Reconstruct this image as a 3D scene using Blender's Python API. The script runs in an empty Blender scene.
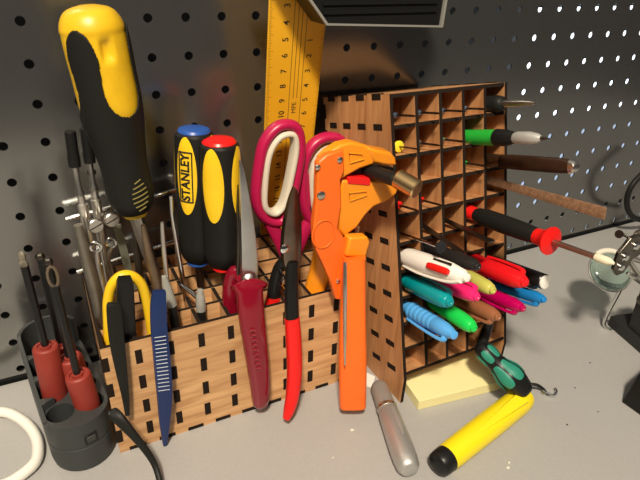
import bpy, bmesh, math, random
from mathutils import Vector, Matrix
random.seed(7)
PI = math.pi
S = 0.001                      # everything below is in millimetres
SC = bpy.context.scene
COL = SC.collection
V = Vector
# ------------------------------------------------------------------ camera solved from the pegboard holes
F = 555.3223
R0 = V((0.8950026, -0.44521039, 0.02753273)); R1 = V((-0.18578416, -0.42817302, -0.88439364)); R2 = V((0.40553001, 0.78641946, -0.46592901))
CAM = V((1.5228, -397.9883, 305.0))
def ray(x, y): return R0*((x-320)/F) + R1*((y-240)/F) + R2
def on(x, y, n, d):
    n = V(n); v = ray(x, y); return CAM + v*((d - n.dot(CAM))/n.dot(v))
def W(x, y, Y): return on(x, y, (0, 1, 0), Y)      # a measured spot at distance Y from the wall
def DK(x, y, z=0): return on(x, y, (0, 0, 1), z)    # a measured spot at height z over the desk
def mmpx(p): return R2.dot(V(p)-CAM)/F
def pth(L): return [W(*q) for q in L]

# ------------------------------------------------------------------ materials
MATS = {}
def mat(name, col, rough=0.5, metal=0.0, var=0.0, vscale=60, bump=0.0, bscale=400, coat=0.0, trans=0.0, ior=1.45, emit=0, alpha=1, spec=None, sub=0):
    if name in MATS: return MATS[name]
    m = bpy.data.materials.new(name); m.use_nodes = True
    nt = m.node_tree; b = nt.nodes['Principled BSDF']
    b.inputs['Roughness'].default_value = rough; b.inputs['Metallic'].default_value = metal
    b.inputs['Coat Weight'].default_value = coat; b.inputs['Transmission Weight'].default_value = trans; b.inputs['IOR'].default_value = ior
    if spec is not None: b.inputs['Specular IOR Level'].default_value = spec
    if sub:
        b.inputs['Subsurface Weight'].default_value = sub; b.inputs['Subsurface Scale'].default_value = 0.003
    c = (*col, 1)
    tc = nt.nodes.new('ShaderNodeTexCoord')
    if var:
        n = nt.nodes.new('ShaderNodeTexNoise'); n.inputs['Scale'].default_value = vscale; n.inputs['Detail'].default_value = 5
        nt.links.new(tc.outputs['Object'], n.inputs['Vector'])
        r = nt.nodes.new('ShaderNodeValToRGB')
        r.color_ramp.elements[0].position = 0.3; r.color_ramp.elements[1].position = 0.7
        r.color_ramp.elements[0].color = tuple(v*(1-var) for v in col)+(1,); r.color_ramp.elements[1].color = tuple(min(1, v*(1+var)) for v in col)+(1,)
        nt.links.new(n.outputs['Fac'], r.inputs['Fac']); nt.links.new(r.outputs['Color'], b.inputs['Base Color'])
    b.inputs['Base Color'].default_value = c
    if bump:
        n = nt.nodes.new('ShaderNodeTexNoise'); n.inputs['Scale'].default_value = bscale; n.inputs['Detail'].default_value = 3
        nt.links.new(tc.outputs['Object'], n.inputs['Vector'])
        bp = nt.nodes.new('ShaderNodeBump'); bp.inputs['Strength'].default_value = bump; bp.inputs['Distance'].default_value = 0.0005
        nt.links.new(n.outputs['Fac'], bp.inputs['Height']); nt.links.new(bp.outputs['Normal'], b.inputs['Normal'])
    if emit:
        b.inputs['Emission Color'].default_value = c; b.inputs['Emission Strength'].default_value = emit
    MATS[name] = m
    return m

def wood_mat(name, c1, c2, axis, scale=1.0, rough=0.55):
    m = bpy.data.materials.new(name); m.use_nodes = True; nt = m.node_tree; b = nt.nodes['Principled BSDF']
    tc = nt.nodes.new('ShaderNodeTexCoord'); mp = nt.nodes.new('ShaderNodeMapping')
    sc = [90*scale]*3; sc[axis] = 9*scale; mp.inputs['Scale'].default_value = sc
    n = nt.nodes.new('ShaderNodeTexNoise'); n.inputs['Scale'].default_value = 2.2; n.inputs['Detail'].default_value = 6; n.inputs['Distortion'].default_value = .6
    r = nt.nodes.new('ShaderNodeValToRGB'); r.color_ramp.elements[0].position = .32; r.color_ramp.elements[1].position = .66
    r.color_ramp.elements[0].color = (*c1, 1); r.color_ramp.elements[1].color = (*c2, 1)
    n2 = nt.nodes.new('ShaderNodeTexNoise'); n2.inputs['Scale'].default_value = 14; n2.inputs['Detail'].default_value = 2
    mx = nt.nodes.new('ShaderNodeMix'); mx.data_type = 'RGBA'; mx.blend_type = 'MULTIPLY'; mx.inputs[0].default_value = .35
    L = nt.links.new
    L(tc.outputs['Object'], mp.inputs['Vector']); L(mp.outputs['Vector'], n.inputs['Vector']); L(n.outputs['Fac'], r.inputs['Fac'])
    L(tc.outputs['Object'], n2.inputs['Vector'])
    L(r.outputs['Color'], mx.inputs[6]); L(n2.outputs['Fac'], mx.inputs[7]); L(mx.outputs[2], b.inputs['Base Color'])
    b.inputs['Roughness'].default_value = rough
    bp = nt.nodes.new('ShaderNodeBump'); bp.inputs['Strength'].default_value = .15; bp.inputs['Distance'].default_value = .0004
    L(n.outputs['Fac'], bp.inputs['Height']); L(bp.outputs['Normal'], b.inputs['Normal'])
    return m

# ------------------------------------------------------------------ mesh helpers (all coordinates in mm, world space)
def finish(name, bm, mats, loc, parent=None, smooth=35, bevel=0, bseg=2, solid=0):
    loc = V(loc)
    bmesh.ops.transform(bm, matrix=Matrix.Scale(S, 4) @ Matrix.Translation(-loc), verts=bm.verts)
    bmesh.ops.recalc_face_normals(bm, faces=bm.faces)
    me = bpy.data.meshes.new(name); bm.to_mesh(me); bm.free()
    if not isinstance(mats, (list, tuple)): mats = [mats]
    for m in mats: me.materials.append(m)
    if smooth:
        me.polygons.foreach_set('use_smooth', [True]*len(me.polygons))
        me.set_sharp_from_angle(angle=math.radians(smooth))
    o = bpy.data.objects.new(name, me); COL.objects.link(o)
    if solid:
        md = o.modifiers.new('s', 'SOLIDIFY'); md.thickness = solid*S; md.offset = 1
    if bevel:
        md = o.modifiers.new('b', 'BEVEL'); md.width = bevel*S; md.segments = bseg; md.limit_method = 'ANGLE'; md.angle_limit = math.radians(40)
    if parent: o.parent = parent
    else: o.location = loc*S
    return o
class Thing:
    def __init__(s, name, label, cat, loc, group=None):
        s.loc = V(loc); o = s.o = bpy.data.objects.new(name, None); COL.objects.link(o)
        o.empty_display_size = .01; o.location = s.loc*S; o['label'] = label; o['category'] = cat
        if group: o['group'] = group
    def part(s, name, bm, m, label=None, under=None, **k):
        o = finish(name, bm, m, s.loc, under or s.o, **k)
        if label: o['label'] = label
        return o
def single(name, label, cat, bm, m, loc, group=None, **k):
    o = finish(name, bm, m, loc, None, **k); o['label'] = label; o['category'] = cat
    if group: o['group'] = group
    return o
def struct(name, bm, m, loc=(0, 0, 0), **k):
    o = finish(name, bm, m, loc, None, **k); o['kind'] = 'structure'; return o
def B(): return bmesh.new()
def frame(d, side=None):
    d = V(d).normalized()
    s = V(side) if side else (V((0, 0, 1)) if abs(d.z) < .9 else V((1, 0, 0)))
    u = (s - d*s.dot(d)).normalized(); return d, u, d.cross(u).normalized()
def skin(bm, rings, closed=False, cap=True, mi=0):
    n = len(rings[0]); vr = [[bm.verts.new(p) for p in r] for r in rings]
    m = len(vr)
    for i in range(m if closed else m-1):
        a, b = vr[i], vr[(i+1) % m]
        for j in range(n):
            f = bm.faces.new((a[j], a[(j+1) % n], b[(j+1) % n], b[j])); f.material_index = mi
    if cap and not closed:
        for r in (vr[0], vr[-1]):
            f = bm.faces.new(r); f.material_index = mi
    return vr
def ringpts(c, u, v, a, b, n=16, e=1.0):
    out = []
    for k in range(n):
        t = 2*PI*k/n; ct, st = math.cos(t), math.sin(t)
        out.append(c + u*(a*math.copysign(abs(ct)**e, ct)) + v*(b*math.copysign(abs(st)**e, st)))
    return out
def lathe(bm, p0, p1, prof, n=24, mi=0):
    """prof: (t, r): t mm from p0 along p0->p1"""
    p0 = V(p0); d, u, v = frame(V(p1)-p0)
    skin(bm, [ringpts(p0+d*t, u, v, max(r, .02), max(r, .02), n) for t, r in prof], mi=mi)
def catmull(P, k=6, closed=False):
    P = [tuple(p) for p in P]; n = len(P); out = []
    idx = (lambda i: P[i % n]) if closed else (lambda i: P[max(0, min(n-1, i))])
    for i in range(n if closed else n-1):
        a, b, c, d = idx(i-1), idx(i), idx(i+1), idx(i+2)
        for j in range(k):
            t = j/k
            out.append(tuple(.5*((2*b[q])+(-a[q]+c[q])*t+(2*a[q]-5*b[q]+4*c[q]-d[q])*t*t+(-a[q]+3*b[q]-3*c[q]+d[q])*t**3) for q in range(len(b))))
    if not closed: out.append(P[-1])
    return out
def sweep(bm, P, side, n=14, e=1.0, k=6, closed=False, mi=0, cap=True):
    """P: list of (x,y,z,w,t): half-width w along 'side' rejected from path, half-thickness t across"""
    Q = catmull(P, k, closed) if k > 1 else [tuple(p) for p in P]
    rings = []; m = len(Q); side = V(side)
    for i in range(m):
        a = V(Q[(i-1) % m][:3]) if (closed or i > 0) else V(Q[i][:3])
        b = V(Q[(i+1) % m][:3]) if (closed or i < m-1) else V(Q[i][:3])
        d = (b-a).normalized(); u = (side-d*side.dot(d)).normalized(); v = d.cross(u)
        rings.append(ringpts(V(Q[i][:3]), u, v, max(Q[i][3], .05), max(Q[i][4], .05), n, e))
    skin(bm, rings, closed, cap, mi)
def tube(bm, P, r, n=12, k=6, closed=False, mi=0):
    rr = r if isinstance(r, (list, tuple)) else [r]*len(P)
    Q = catmull([(*p, q) for p, q in zip(P, rr)], k, closed) if k > 1 else [(*p, q) for p, q in zip(P, rr)]
    m = len(Q); rings = []; up = None
    for i in range(m):
        a = V(Q[(i-1) % m][:3]) if (closed or i > 0) else V(Q[i][:3])
        b = V(Q[(i+1) % m][:3]) if (closed or i < m-1) else V(Q[i][:3])
        d = (b-a).normalized()
        if up is None: _, up, _ = frame(d)
        u = (up-d*up.dot(d)).normalized(); up = u
        rings.append(ringpts(V(Q[i][:3]), u, d.cross(u), max(Q[i][3], .02), max(Q[i][3], .02), n))
    skin(bm, rings, closed, True, mi)
def prism(bm, pts, ext, mi=0, edge_mi=None):
    """closed polygon pts (3D) extruded by vector ext"""
    ext = V(ext); a = [bm.verts.new(V(p)) for p in pts]; b = [bm.verts.new(V(p)+ext) for p in pts]
    for f in (bm.faces.new(a), bm.faces.new(b[::-1])): f.material_index = mi
    n = len(a)
    for i in range(n):
        f = bm.faces.new((a[i], b[i], b[(i+1) % n], a[(i+1) % n])); f.material_index = mi if edge_mi is None else edge_mi
def obox(bm, o, u, v, w, mi=0, edge=None):
    """box from corner o along the three edge vectors; edge: material of faces other than those across w"""
    o, u, v, w = V(o), V(u), V(v), V(w); prism(bm, [o, o+u, o+u+v, o+v], w, mi, edge)
def cbox(bm, c, u, v, w, a, b, d, mi=0):
    """centre, unit axes, full sizes"""
    u, v, w = V(u), V(v), V(w); obox(bm, V(c)-u*a/2-v*b/2-w*d/2, u*a, v*b, w*d, mi)
def text(bm, s, size, o, U, Vv, ext=.15, align='CENTER', bold=0.0, mi=0, fn=None):
    cu = bpy.data.curves.new('txt', 'FONT'); cu.body = s; cu.size = size; cu.align_x = align; cu.align_y = 'CENTER'; cu.extrude = ext; cu.offset = bold
    ob = bpy.data.objects.new('txt', cu); me = bpy.data.meshes.new_from_object(ob)
    U = V(U).normalized(); Vv = V(Vv).normalized(); N = U.cross(Vv); o = V(o)
    vs = [bm.verts.new(fn(q.co.x, q.co.y, q.co.z) if fn else o+U*q.co.x+Vv*q.co.y+N*q.co.z) for q in me.vertices]
    for p in me.polygons:
        try:
            f = bm.faces.new([vs[i] for i in p.vertices]); f.material_index = mi
        except ValueError: pass
    bpy.data.objects.remove(ob); bpy.data.curves.remove(cu); bpy.data.meshes.remove(me)
def interp(prof, t):
    for (a, ra), (b, rb) in zip(prof, prof[1:]):
        if t <= b: return ra+(rb-ra)*max(0, (t-a))/max(1e-6, b-a)
    return prof[-1][1]
def smoothprof(pr, k=5): return catmull(pr, k)

# ------------------------------------------------------------------ palette
M = {}
M['black'] = mat('black_plastic', (.009, .009, .009), .35, spec=.35)
M['rubber'] = mat('black_rubber', (.011, .011, .010), .5, bump=.2, bscale=900, spec=.25)
M['yellow'] = mat('yellow_plastic', (.82, .52, .015), .35, var=.08, vscale=30)
M['steel'] = mat('steel', (.68, .65, .6), .3, 1, var=.15, vscale=50)
M['darksteel'] = mat('dark_steel', (.16, .14, .12), .35, 1, var=.25, vscale=60)
M['chrome'] = mat('chrome', (.8, .8, .78), .12, 1)
M['burnt'] = mat('burnt_edge', (.016, .010, .007), .8, spec=.15)
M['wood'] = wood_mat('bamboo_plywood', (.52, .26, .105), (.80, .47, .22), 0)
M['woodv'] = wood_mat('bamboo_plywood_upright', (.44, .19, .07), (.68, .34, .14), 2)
M['orange'] = mat('orange_plastic', (.9, .145, .012), .38, var=.04)
M['amber'] = mat('amber_plastic', (.82, .27, .012), .35, var=.05)
M['magenta'] = mat('magenta_plastic', (.42, .008, .065), .35)
M['cream'] = mat('cream_rubber', (.62, .56, .45), .5)
M['blue'] = mat('blue_plastic', (.02, .08, .33), .35)
M['red'] = mat('red_plastic', (.72, .012, .01), .3)
M['navy'] = mat('navy_enamel', (.012, .03, .12), .35, .2)
M['wine'] = mat('wine_red_plastic', (.2, .003, .015), .22, coat=.4)
M['ruler'] = mat('ruler_yellow', (.83, .42, .015), .45, var=.06, vscale=20)
M['ink'] = mat('black_ink', (.01, .01, .01), .6)
M['charcoal'] = mat('charcoal_plastic', (.035, .038, .038), .5, bump=.15)
M['brick'] = mat('brick_red_plastic', (.25, .03, .02), .5, var=.1)
M['white'] = mat('white_plastic', (.8, .77, .7), .3)
M['brass'] = mat('brass', (.75, .52, .25), .3, 1, var=.1)

# ------------------------------------------------------------------ camera
cd = bpy.data.cameras.new('camera'); cam = bpy.data.objects.new('camera', cd); COL.objects.link(cam)
cd.sensor_width = 36; cd.lens = F/640*36; cd.clip_start = .01; cd.clip_end = 50
mw = Matrix.Identity(4)
for i in range(3):
    mw[i][0] = R0[i]; mw[i][1] = -R1[i]; mw[i][2] = -R2[i]; mw[i][3] = CAM[i]*S
cam.matrix_world = mw
SC.camera = cam

# ------------------------------------------------------------------ setting: perforated metal wall, desk top, daylight window behind the board
def pegboard():
    bm = B(); t = 1.4; n = 16; r = 3.0
    for c in range(-8, 40):
        for q in range(-9, 11):
            cx, cz = 25*c, 261-25*q
            z0 = cz-12.5 if q < 10 else 5.5; z1 = cz+12.5
            fr, bk, fo, bo = [], [], [], []
            for k in range(n):
                a = 2*PI*(k+.5)/n; ca, sa = math.cos(a), math.sin(a)
                m = 1/max(abs(ca), abs(sa))
                ox = cx+12.5*max(-1, min(1, ca*m)); oz = sa*m; oz = cz+(oz*(z1-cz) if oz > 0 else oz*(cz-z0))
                fr.append(bm.verts.new((cx+r*ca, 0, cz+r*sa))); bk.append(bm.verts.new((cx+r*ca, t, cz+r*sa)))
                fo.append(bm.verts.new((ox, 0, oz))); bo.append(bm.verts.new((ox, t, oz)))
            for k in range(n):
                j = (k+1) % n
                bm.faces.new((fr[k], fo[k], fo[j], fr[j])); bm.faces.new((bk[k], bk[j], bo[j], bo[k])); bm.faces.new((fr[k], fr[j], bk[j], bk[k]))
                # corner pieces
                for fo_ in (fo, bo):
                    A, Bv = fo_[k].co, fo_[j].co
                    if abs(A.x-Bv.x) > .01 and abs(A.z-Bv.z) > .01:
                        x = cx+math.copysign(12.5, (A.x+Bv.x)/2-cx); z = z1 if (A.z+Bv.z)/2 > cz else z0
                        cv = bm.verts.new((x, A.y, z)); bm.faces.new((fo_[k], cv, fo_[j]))
    bmesh.ops.remove_doubles(bm, verts=bm.verts, dist=.01)
    return bm
m = bpy.data.materials.new('painted_metal_board'); m.use_nodes = True; nt = m.node_tree; b = nt.nodes['Principled BSDF']
b.inputs['Metallic'].default_value = .9; b.inputs['Base Color'].default_value = (.27, .27, .262, 1)
tc = nt.nodes.new('ShaderNodeTexCoord'); n = nt.nodes.new('ShaderNodeTexNoise'); n.inputs['Scale'].default_value = 9; n.inputs['Detail'].default_value = 4
mr = nt.nodes.new('ShaderNodeMapRange'); mr.inputs['To Min'].default_value = .17; mr.inputs['To Max'].default_value = .26
nt.links.new(tc.outputs['Object'], n.inputs['Vector']); nt.links.new(n.outputs['Fac'], mr.inputs['Value']); nt.links.new(mr.outputs['Result'], b.inputs['Roughness'])
struct('wall_back', pegboard(), m, smooth=0)
bm = B(); obox(bm, (-900, 1.6, -2), (2400, 0, 0), (0, 12, 0), (0, 0, 9)); struct('dark_lip_strip', bm, M['black'], smooth=0)  # black strip added to imitate the dark reflection along the board's lip
# desk
m = bpy.data.materials.new('speckled_laminate'); m.use_nodes = True; nt = m.node_tree; b = nt.nodes['Principled BSDF']; L = nt.links.new
tc = nt.nodes.new('ShaderNodeTexCoord')
n1 = nt.nodes.new('ShaderNodeTexNoise'); n1.inputs['Scale'].default_value = 700; n1.inputs['Detail'].default_value = 4
n2 = nt.nodes.new('ShaderNodeTexNoise'); n2.inputs['Scale'].default_value = 9; n2.inputs['Detail'].default_value = 4
r1 = nt.nodes.new('ShaderNodeValToRGB'); r1.color_ramp.elements[0].position = .36; r1.color_ramp.elements[1].position = .64
r1.color_ramp.elements[0].color = (.345, .335, .322, 1); r1.color_ramp.elements[1].color = (.365, .355, .34, 1)
mx = nt.nodes.new('ShaderNodeMix'); mx.data_type = 'RGBA'; mx.blend_type = 'OVERLAY'; mx.inputs[0].default_value = .03
L(tc.outputs['Object'], n1.inputs['Vector']); L(tc.outputs['Object'], n2.inputs['Vector']); L(n1.outputs['Fac'], r1.inputs['Fac'])
L(r1.outputs['Color'], mx.inputs[6]); L(n2.outputs['Fac'], mx.inputs[7]); L(mx.outputs[2], b.inputs['Base Color'])
b.inputs['Roughness'].default_value = .42
bm = B(); obox(bm, (-600, -620, -25), (1900, 0, 0), (0, 619.5, 0), (0, 0, 25)); 
single('desk_top', 'grey speckled laminate desk top running along the perforated wall', 'desk', bm, m, (350, -300, -25), bevel=.8)

# ------------------------------------------------------------------ slotted wooden organisers
TH = 2.6
def organiser(t, O, ua, ub, uc, na, nb, pa, pb, D, slots, wood, foot=None, inset=0):
    """O origin at front corner; ua across, ub along, uc depth"""
    ua, ub, uc, O = V(ua), V(ub), V(uc), V(O); A, Bt = na*pa, nb*pb
    P = lambda a, b, c: O+ua*a+ub*b+uc*c
    h = TH/2; mm = [wood, M['burnt']]
    sl = 10.5
    for side in (0, 1):
        a0 = A-h if side else -h
        bm = B()
        if foot: poly = [(Bt+h, 0), (foot[0], 0), foot[1], foot[2], (foot[2][0], D), (Bt+h, D)]
        else: poly = [(Bt+h, 0), (-h, 0), (-h, D), (Bt+h, D)]
        prism(bm, [P(a0, b, c) for b, c in poly], ua*TH, 0, 1)
        t.part('side_panel', bm, mm, smooth=0)
    def tabs(bm, mk, length_pts):
        for c in length_pts: mk(c)
    # boards across the width, with tabs showing through both sides, oversized to paint in shaded slot gaps
    for k in range(nb+1):
        b0 = k*pb-h; bm = B()
        obox(bm, P(h, b0, .3), ua*(A-TH), uc*(D-.8), ub*TH, 0, 1)
        for c in slots:
            for s in (0, 1):
                aa = -h-.25 if s == 0 else A-h
                obox(bm, P(aa, b0-.8, c-sl/2), ua*(TH+.25), uc*sl, ub*(TH+1.6), 1)
        t.part('end_panel' if k in (0, nb) else 'shelf', bm, mm, smooth=0)
    for k in range(1, na):
        a0 = k*pa-h; bm = B()
        obox(bm, P(a0, h, .1), ub*(Bt-TH), uc*(D-.9), ua*TH, 0, 1)
        t.part('divider', bm, mm, smooth=0)
    bm = B(); obox(bm, P(h, h, D-.5-TH), ua*(A-TH), ub*(Bt-TH), uc*TH, 0, 1)
    for k in range(nb):
        for s in (0, 1):
            aa = -h-.25 if s == 0 else A-h
            obox(bm, P(aa, k*pb+pb*.25, D-TH-.3), ua*(TH+.25), ub*(pb*.55), uc*(TH+.3), 1)
    t.part('back_panel', bm, mm, smooth=0)
YAW, TILT = math.radians(1.6), math.radians(13.82)
tb = V((-math.sin(YAW), math.cos(YAW), 0)); TU = V((math.cos(YAW), math.sin(YAW), 0)); TV = V((0, 0, 1))*math.cos(TILT)+tb*math.sin(TILT); TW = tb*math.cos(TILT)-V((0, 0, 1))*math.sin(TILT)
TO = V((205.86, -145.53, 27.46))
def TP(a, b, c): return TO+TU*a+TV*b+TW*c
t = Thing('tool_organizer', 'tall wooden grid organizer standing upright and leaning back, full of pens', 'organizer', (255, -100, 0))
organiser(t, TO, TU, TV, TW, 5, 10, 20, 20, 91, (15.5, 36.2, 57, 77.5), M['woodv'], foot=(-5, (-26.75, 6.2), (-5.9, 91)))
t = Thing('tool_organizer', 'low wooden grid organizer lying on its back, full of hand tools', 'organizer', (105, -55, 0))
organiser(t, (7.5, -104, 88), (0, 1, 0), (1, 0, 0), (0, 0, -1), 5, 9, 19.6, 20, 88, (12.7, 33.2, 53.6, 73), M['wood'])
def cell(col, row, c=0, da=0, db=0):   # centre of a tall-organiser cell, row counted from the top
    return TP(col*20+10+da, 200-row*20-10+db, c)

# ------------------------------------------------------------------ big yellow and black screwdriver
def grooved_driver():
    Y0, Y1 = -66, -66
    p0, p1 = W(86.8, 5, Y0), W(135, 212, Y1); d, u, v = frame(p1-p0, side=(0, -1, 0)); L = (p1-p0).length; k = L/206.0
    t = Thing('screwdriver', 'large screwdriver with bulging yellow and black handle, highest tool on the left', 'screwdriver', W(160, 275, -66))
    px = [(0, 8), (3, 19), (9, 25.5), (20, 29.5), (40, 30.3), (60, 30), (85, 30), (105, 28.5), (125, 25.5), (145, 23), (160, 22.5), (178, 23), (192, 21.5), (201, 17), (206, 12)]
    pr = [(a*k, r*k*.97) for a, r in px]; pr = smoothprof(pr, 7)
    sgn = 1 if v.dot(R0) > 0 else -1; dents = [math.radians(a)*sgn for a in (12, 132, -108)]
    def at(phi, tt, off=0):
        r = interp(pr, tt)+off-2.6*sum(math.exp(-((((phi-q+PI) % (2*PI)-PI)+.0)/.19)**4) for q in dents)*math.exp(-((tt/k-36)/9)**4)
        return p0+d*tt+u*(r*math.cos(phi))+v*(r*math.sin(phi))
    bm = B(); N = 120; skin(bm, [[at(2*PI*j/N, a, -0.5 if a > 22*k else 0) for j in range(N)] for a, r in pr])
    t.part('handle', bm, mat('dark_yellow_plastic', (.66, .40, .012), .38, var=.18, vscale=40), smooth=60)  # darker, more mottled yellow than the shared plastic
    # grip: everything but the cap and three yellow lobes
    sgn = 1 if v.dot(R0) > 0 else -1
    lob = [math.radians(a)*sgn for a in (25, 145, -95)]
    hwp = [(0, 2.0), (16, 1.2), (17.5, .95), (20, .82), (25, .70), (33, .62), (42, .57), (55, .60), (72, .63), (83, .56), (90, .44), (95, .26), (97.5, .0), (400, -1)]
    bm = B(); NA, NT = 240, 190; vs = {}
    t0 = 14*k; t1 = 203*k
    for i in range(NT+1):
        for j in range(NA):
            vs[i, j] = bm.verts.new(at(2*PI*j/NA, t0+(t1-t0)*i/NT, .25))
    dead = []
    for i in range(NT):
        for j in range(NA):
            tt = (t0+(t1-t0)*(i+.5)/NT)/k; ph = 2*PI*(j+.5)/NA
            da = min(abs((ph-l+PI) % (2*PI)-PI) for l in lob)
            if da < interp(hwp, tt): continue
            bm.faces.new((vs[i, j], vs[i, (j+1) % NA], vs[i+1, (j+1) % NA], vs[i+1, j]))
    bmesh.ops.delete(bm, geom=[x for x in bm.verts if not x.link_faces], context='VERTS')
    t.part('grip', bm, M['rubber'], smooth=60, solid=.7)
    # ribbed thumb patch of pale lines
    bm = B()
    for q in range(7):
        tt = (164+q*5.2)*k; hw = [.10, .17, .22, .24, .24, .2, .12][q]; ph0 = .30*sgn
        pts = [at(ph0+hw*s*1.5*sgn, tt-s*1.5*k, 1.15) for s in (-1, -.5, 0, .5, 1)]
        tube(bm, pts, .45, 6, 2)
    t.part('thumb_ribs', bm, mat('olive_yellow', (.17, .14, .035), .5), label='olive ribs moulded into the grip')
    bm = B(); lathe(bm, p1-d*3, p1+d*1.5, [(0, 11.2*k), (3.2, 12.8*k), (5, 12*k), (5.4, 5*k)], 32); t.part('collar', bm, M['yellow'])
    bm = B(); q0 = p1+d*2; q1 = W(161, 292, Y1)
    lathe(bm, q0, q1, [(0, 4.3), (6, 4.3), ((q1-q0).length, 3.6)], 6); t.part('shaft', bm, M['steel'])
grooved_driver()

# ------------------------------------------------------------------ two black drivers with yellow ovals
def oval_driver(name, label, x0, y0, x1, y1, Y, capm, ringm, ovals, rpx, word, group=None):
    p0, p1 = W(x0, y0, Y), W(x1, y1, Y); d, u, v = frame(p1-p0, side=(0, -1, 0)); L = (p1-p0).length; k = mmpx((p0+p1)/2)
    sgn = 1 if v.dot(R0) > 0 else -1
    t = Thing(name, label, 'screwdriver', W(x1+3, y1+22, Y), group)
    R = rpx*k
    pr = smoothprof([(0, R*.8), (1.2, R*.9), (4, R*.96), (L*.25, R), (L*.5, R*.99), (L*.72, R*.97), (L*.85, R*1.0), (L*.93, R*.85), (L*.98, R*.62), (L, R*.55)], 4)
    def at(phi, tt, off=0):
        r = interp(pr, tt)+off; return p0+d*tt+u*(r*math.cos(phi))+v*(r*math.sin(phi))
    bm = B(); N = 48; skin(bm, [[at(2*PI*j/N, a, .35*math.cos(8*PI*j/N)) for j in range(N)] for a, r in pr]); t.part('handle', bm, M['rubber'], smooth=60)
    bm = B(); lathe(bm, p0+d*1, p0-d*4, [(0, R*.82), (1.2, R*.84), (2.6, R*.76), (3.4, R*.5), (3.6, .1)], 32); t.part('end_cap', bm, capm, label='coloured disc on the handle end')
    for deg in ovals:
        ph0 = math.radians(deg)*sgn; bm = B(); tc_, th, wh = L*.285, L*.275, R*.56; rings = []
        for q in range(1, 7):
            f = q/6; rings.append([at(ph0+sgn*wh*f*math.cos(2*PI*j/32)/R, tc_+th*f*math.sin(2*PI*j/32), .75-.25*(f > .95)) for j in range(32)])
        vr = skin(bm, rings, cap=False); c = bm.verts.new(at(ph0, tc_, .75))
        for j in range(32): bm.faces.new((c, vr[0][j], vr[0][(j+1) % 32]))
        pan = t.part('grip_panel', bm, M['yellow'], smooth=60, label='yellow oval panel')
        if word and deg == ovals[0]:
            bm = B()
            fn = lambda x, y, z: at(ph0-sgn*y/R, tc_-x, 1.05+z)
            text(bm, word, R*.62, (0, 0, 0), (1, 0, 0), (0, 1, 0), .12, bold=.2, fn=fn)
            pass
            hw, hh = L*.175, R*.33
            for (xa, ya, xb, yb) in ((-hw, -hh, hw, -hh), (-hw, hh, hw, hh), (-hw, -hh, -hw, hh), (hw, -hh, hw, hh)):
                pts = [at(ph0+sgn*(ya+(yb-ya)*s/4)/R, tc_-(xa+(xb-xa)*s/4), .95) for s in range(5)]
                tube(bm, pts, .45, 6, 1)
            t.part('lettering', bm, M['ink'], under=pan, smooth=0, label='black lettering reading STANLEY in a black outline')
    bm = B(); lathe(bm, p1-d*1.5, p1+d*3, [(0, R*.62), (1.5, R*.62), (3, R*.5), (3.2, 2)], 24); t.part('collar', bm, ringm)
    bm = B(); q1 = W(x1+3, y1+24, Y); lathe(bm, p1, q1, [(0, 2.9), ((q1-p1).length, 2.9)], 16); t.part('shaft', bm, M['darksteel'])
oval_driver('screwdriver', 'black screwdriver with blue cap and yellow lettered oval', 194, 131, 198, 262, -58, M['blue'], M['blue'], (-42, 48, 138, 228), 18.5, 'STANLEY')
oval_driver('screwdriver', 'black screwdriver with red cap and plain yellow ovals', 219, 142, 224, 267, -72, M['red'], M['red'], (-40, 46, 136, 230), 19.5, '')
bm = B()

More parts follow.
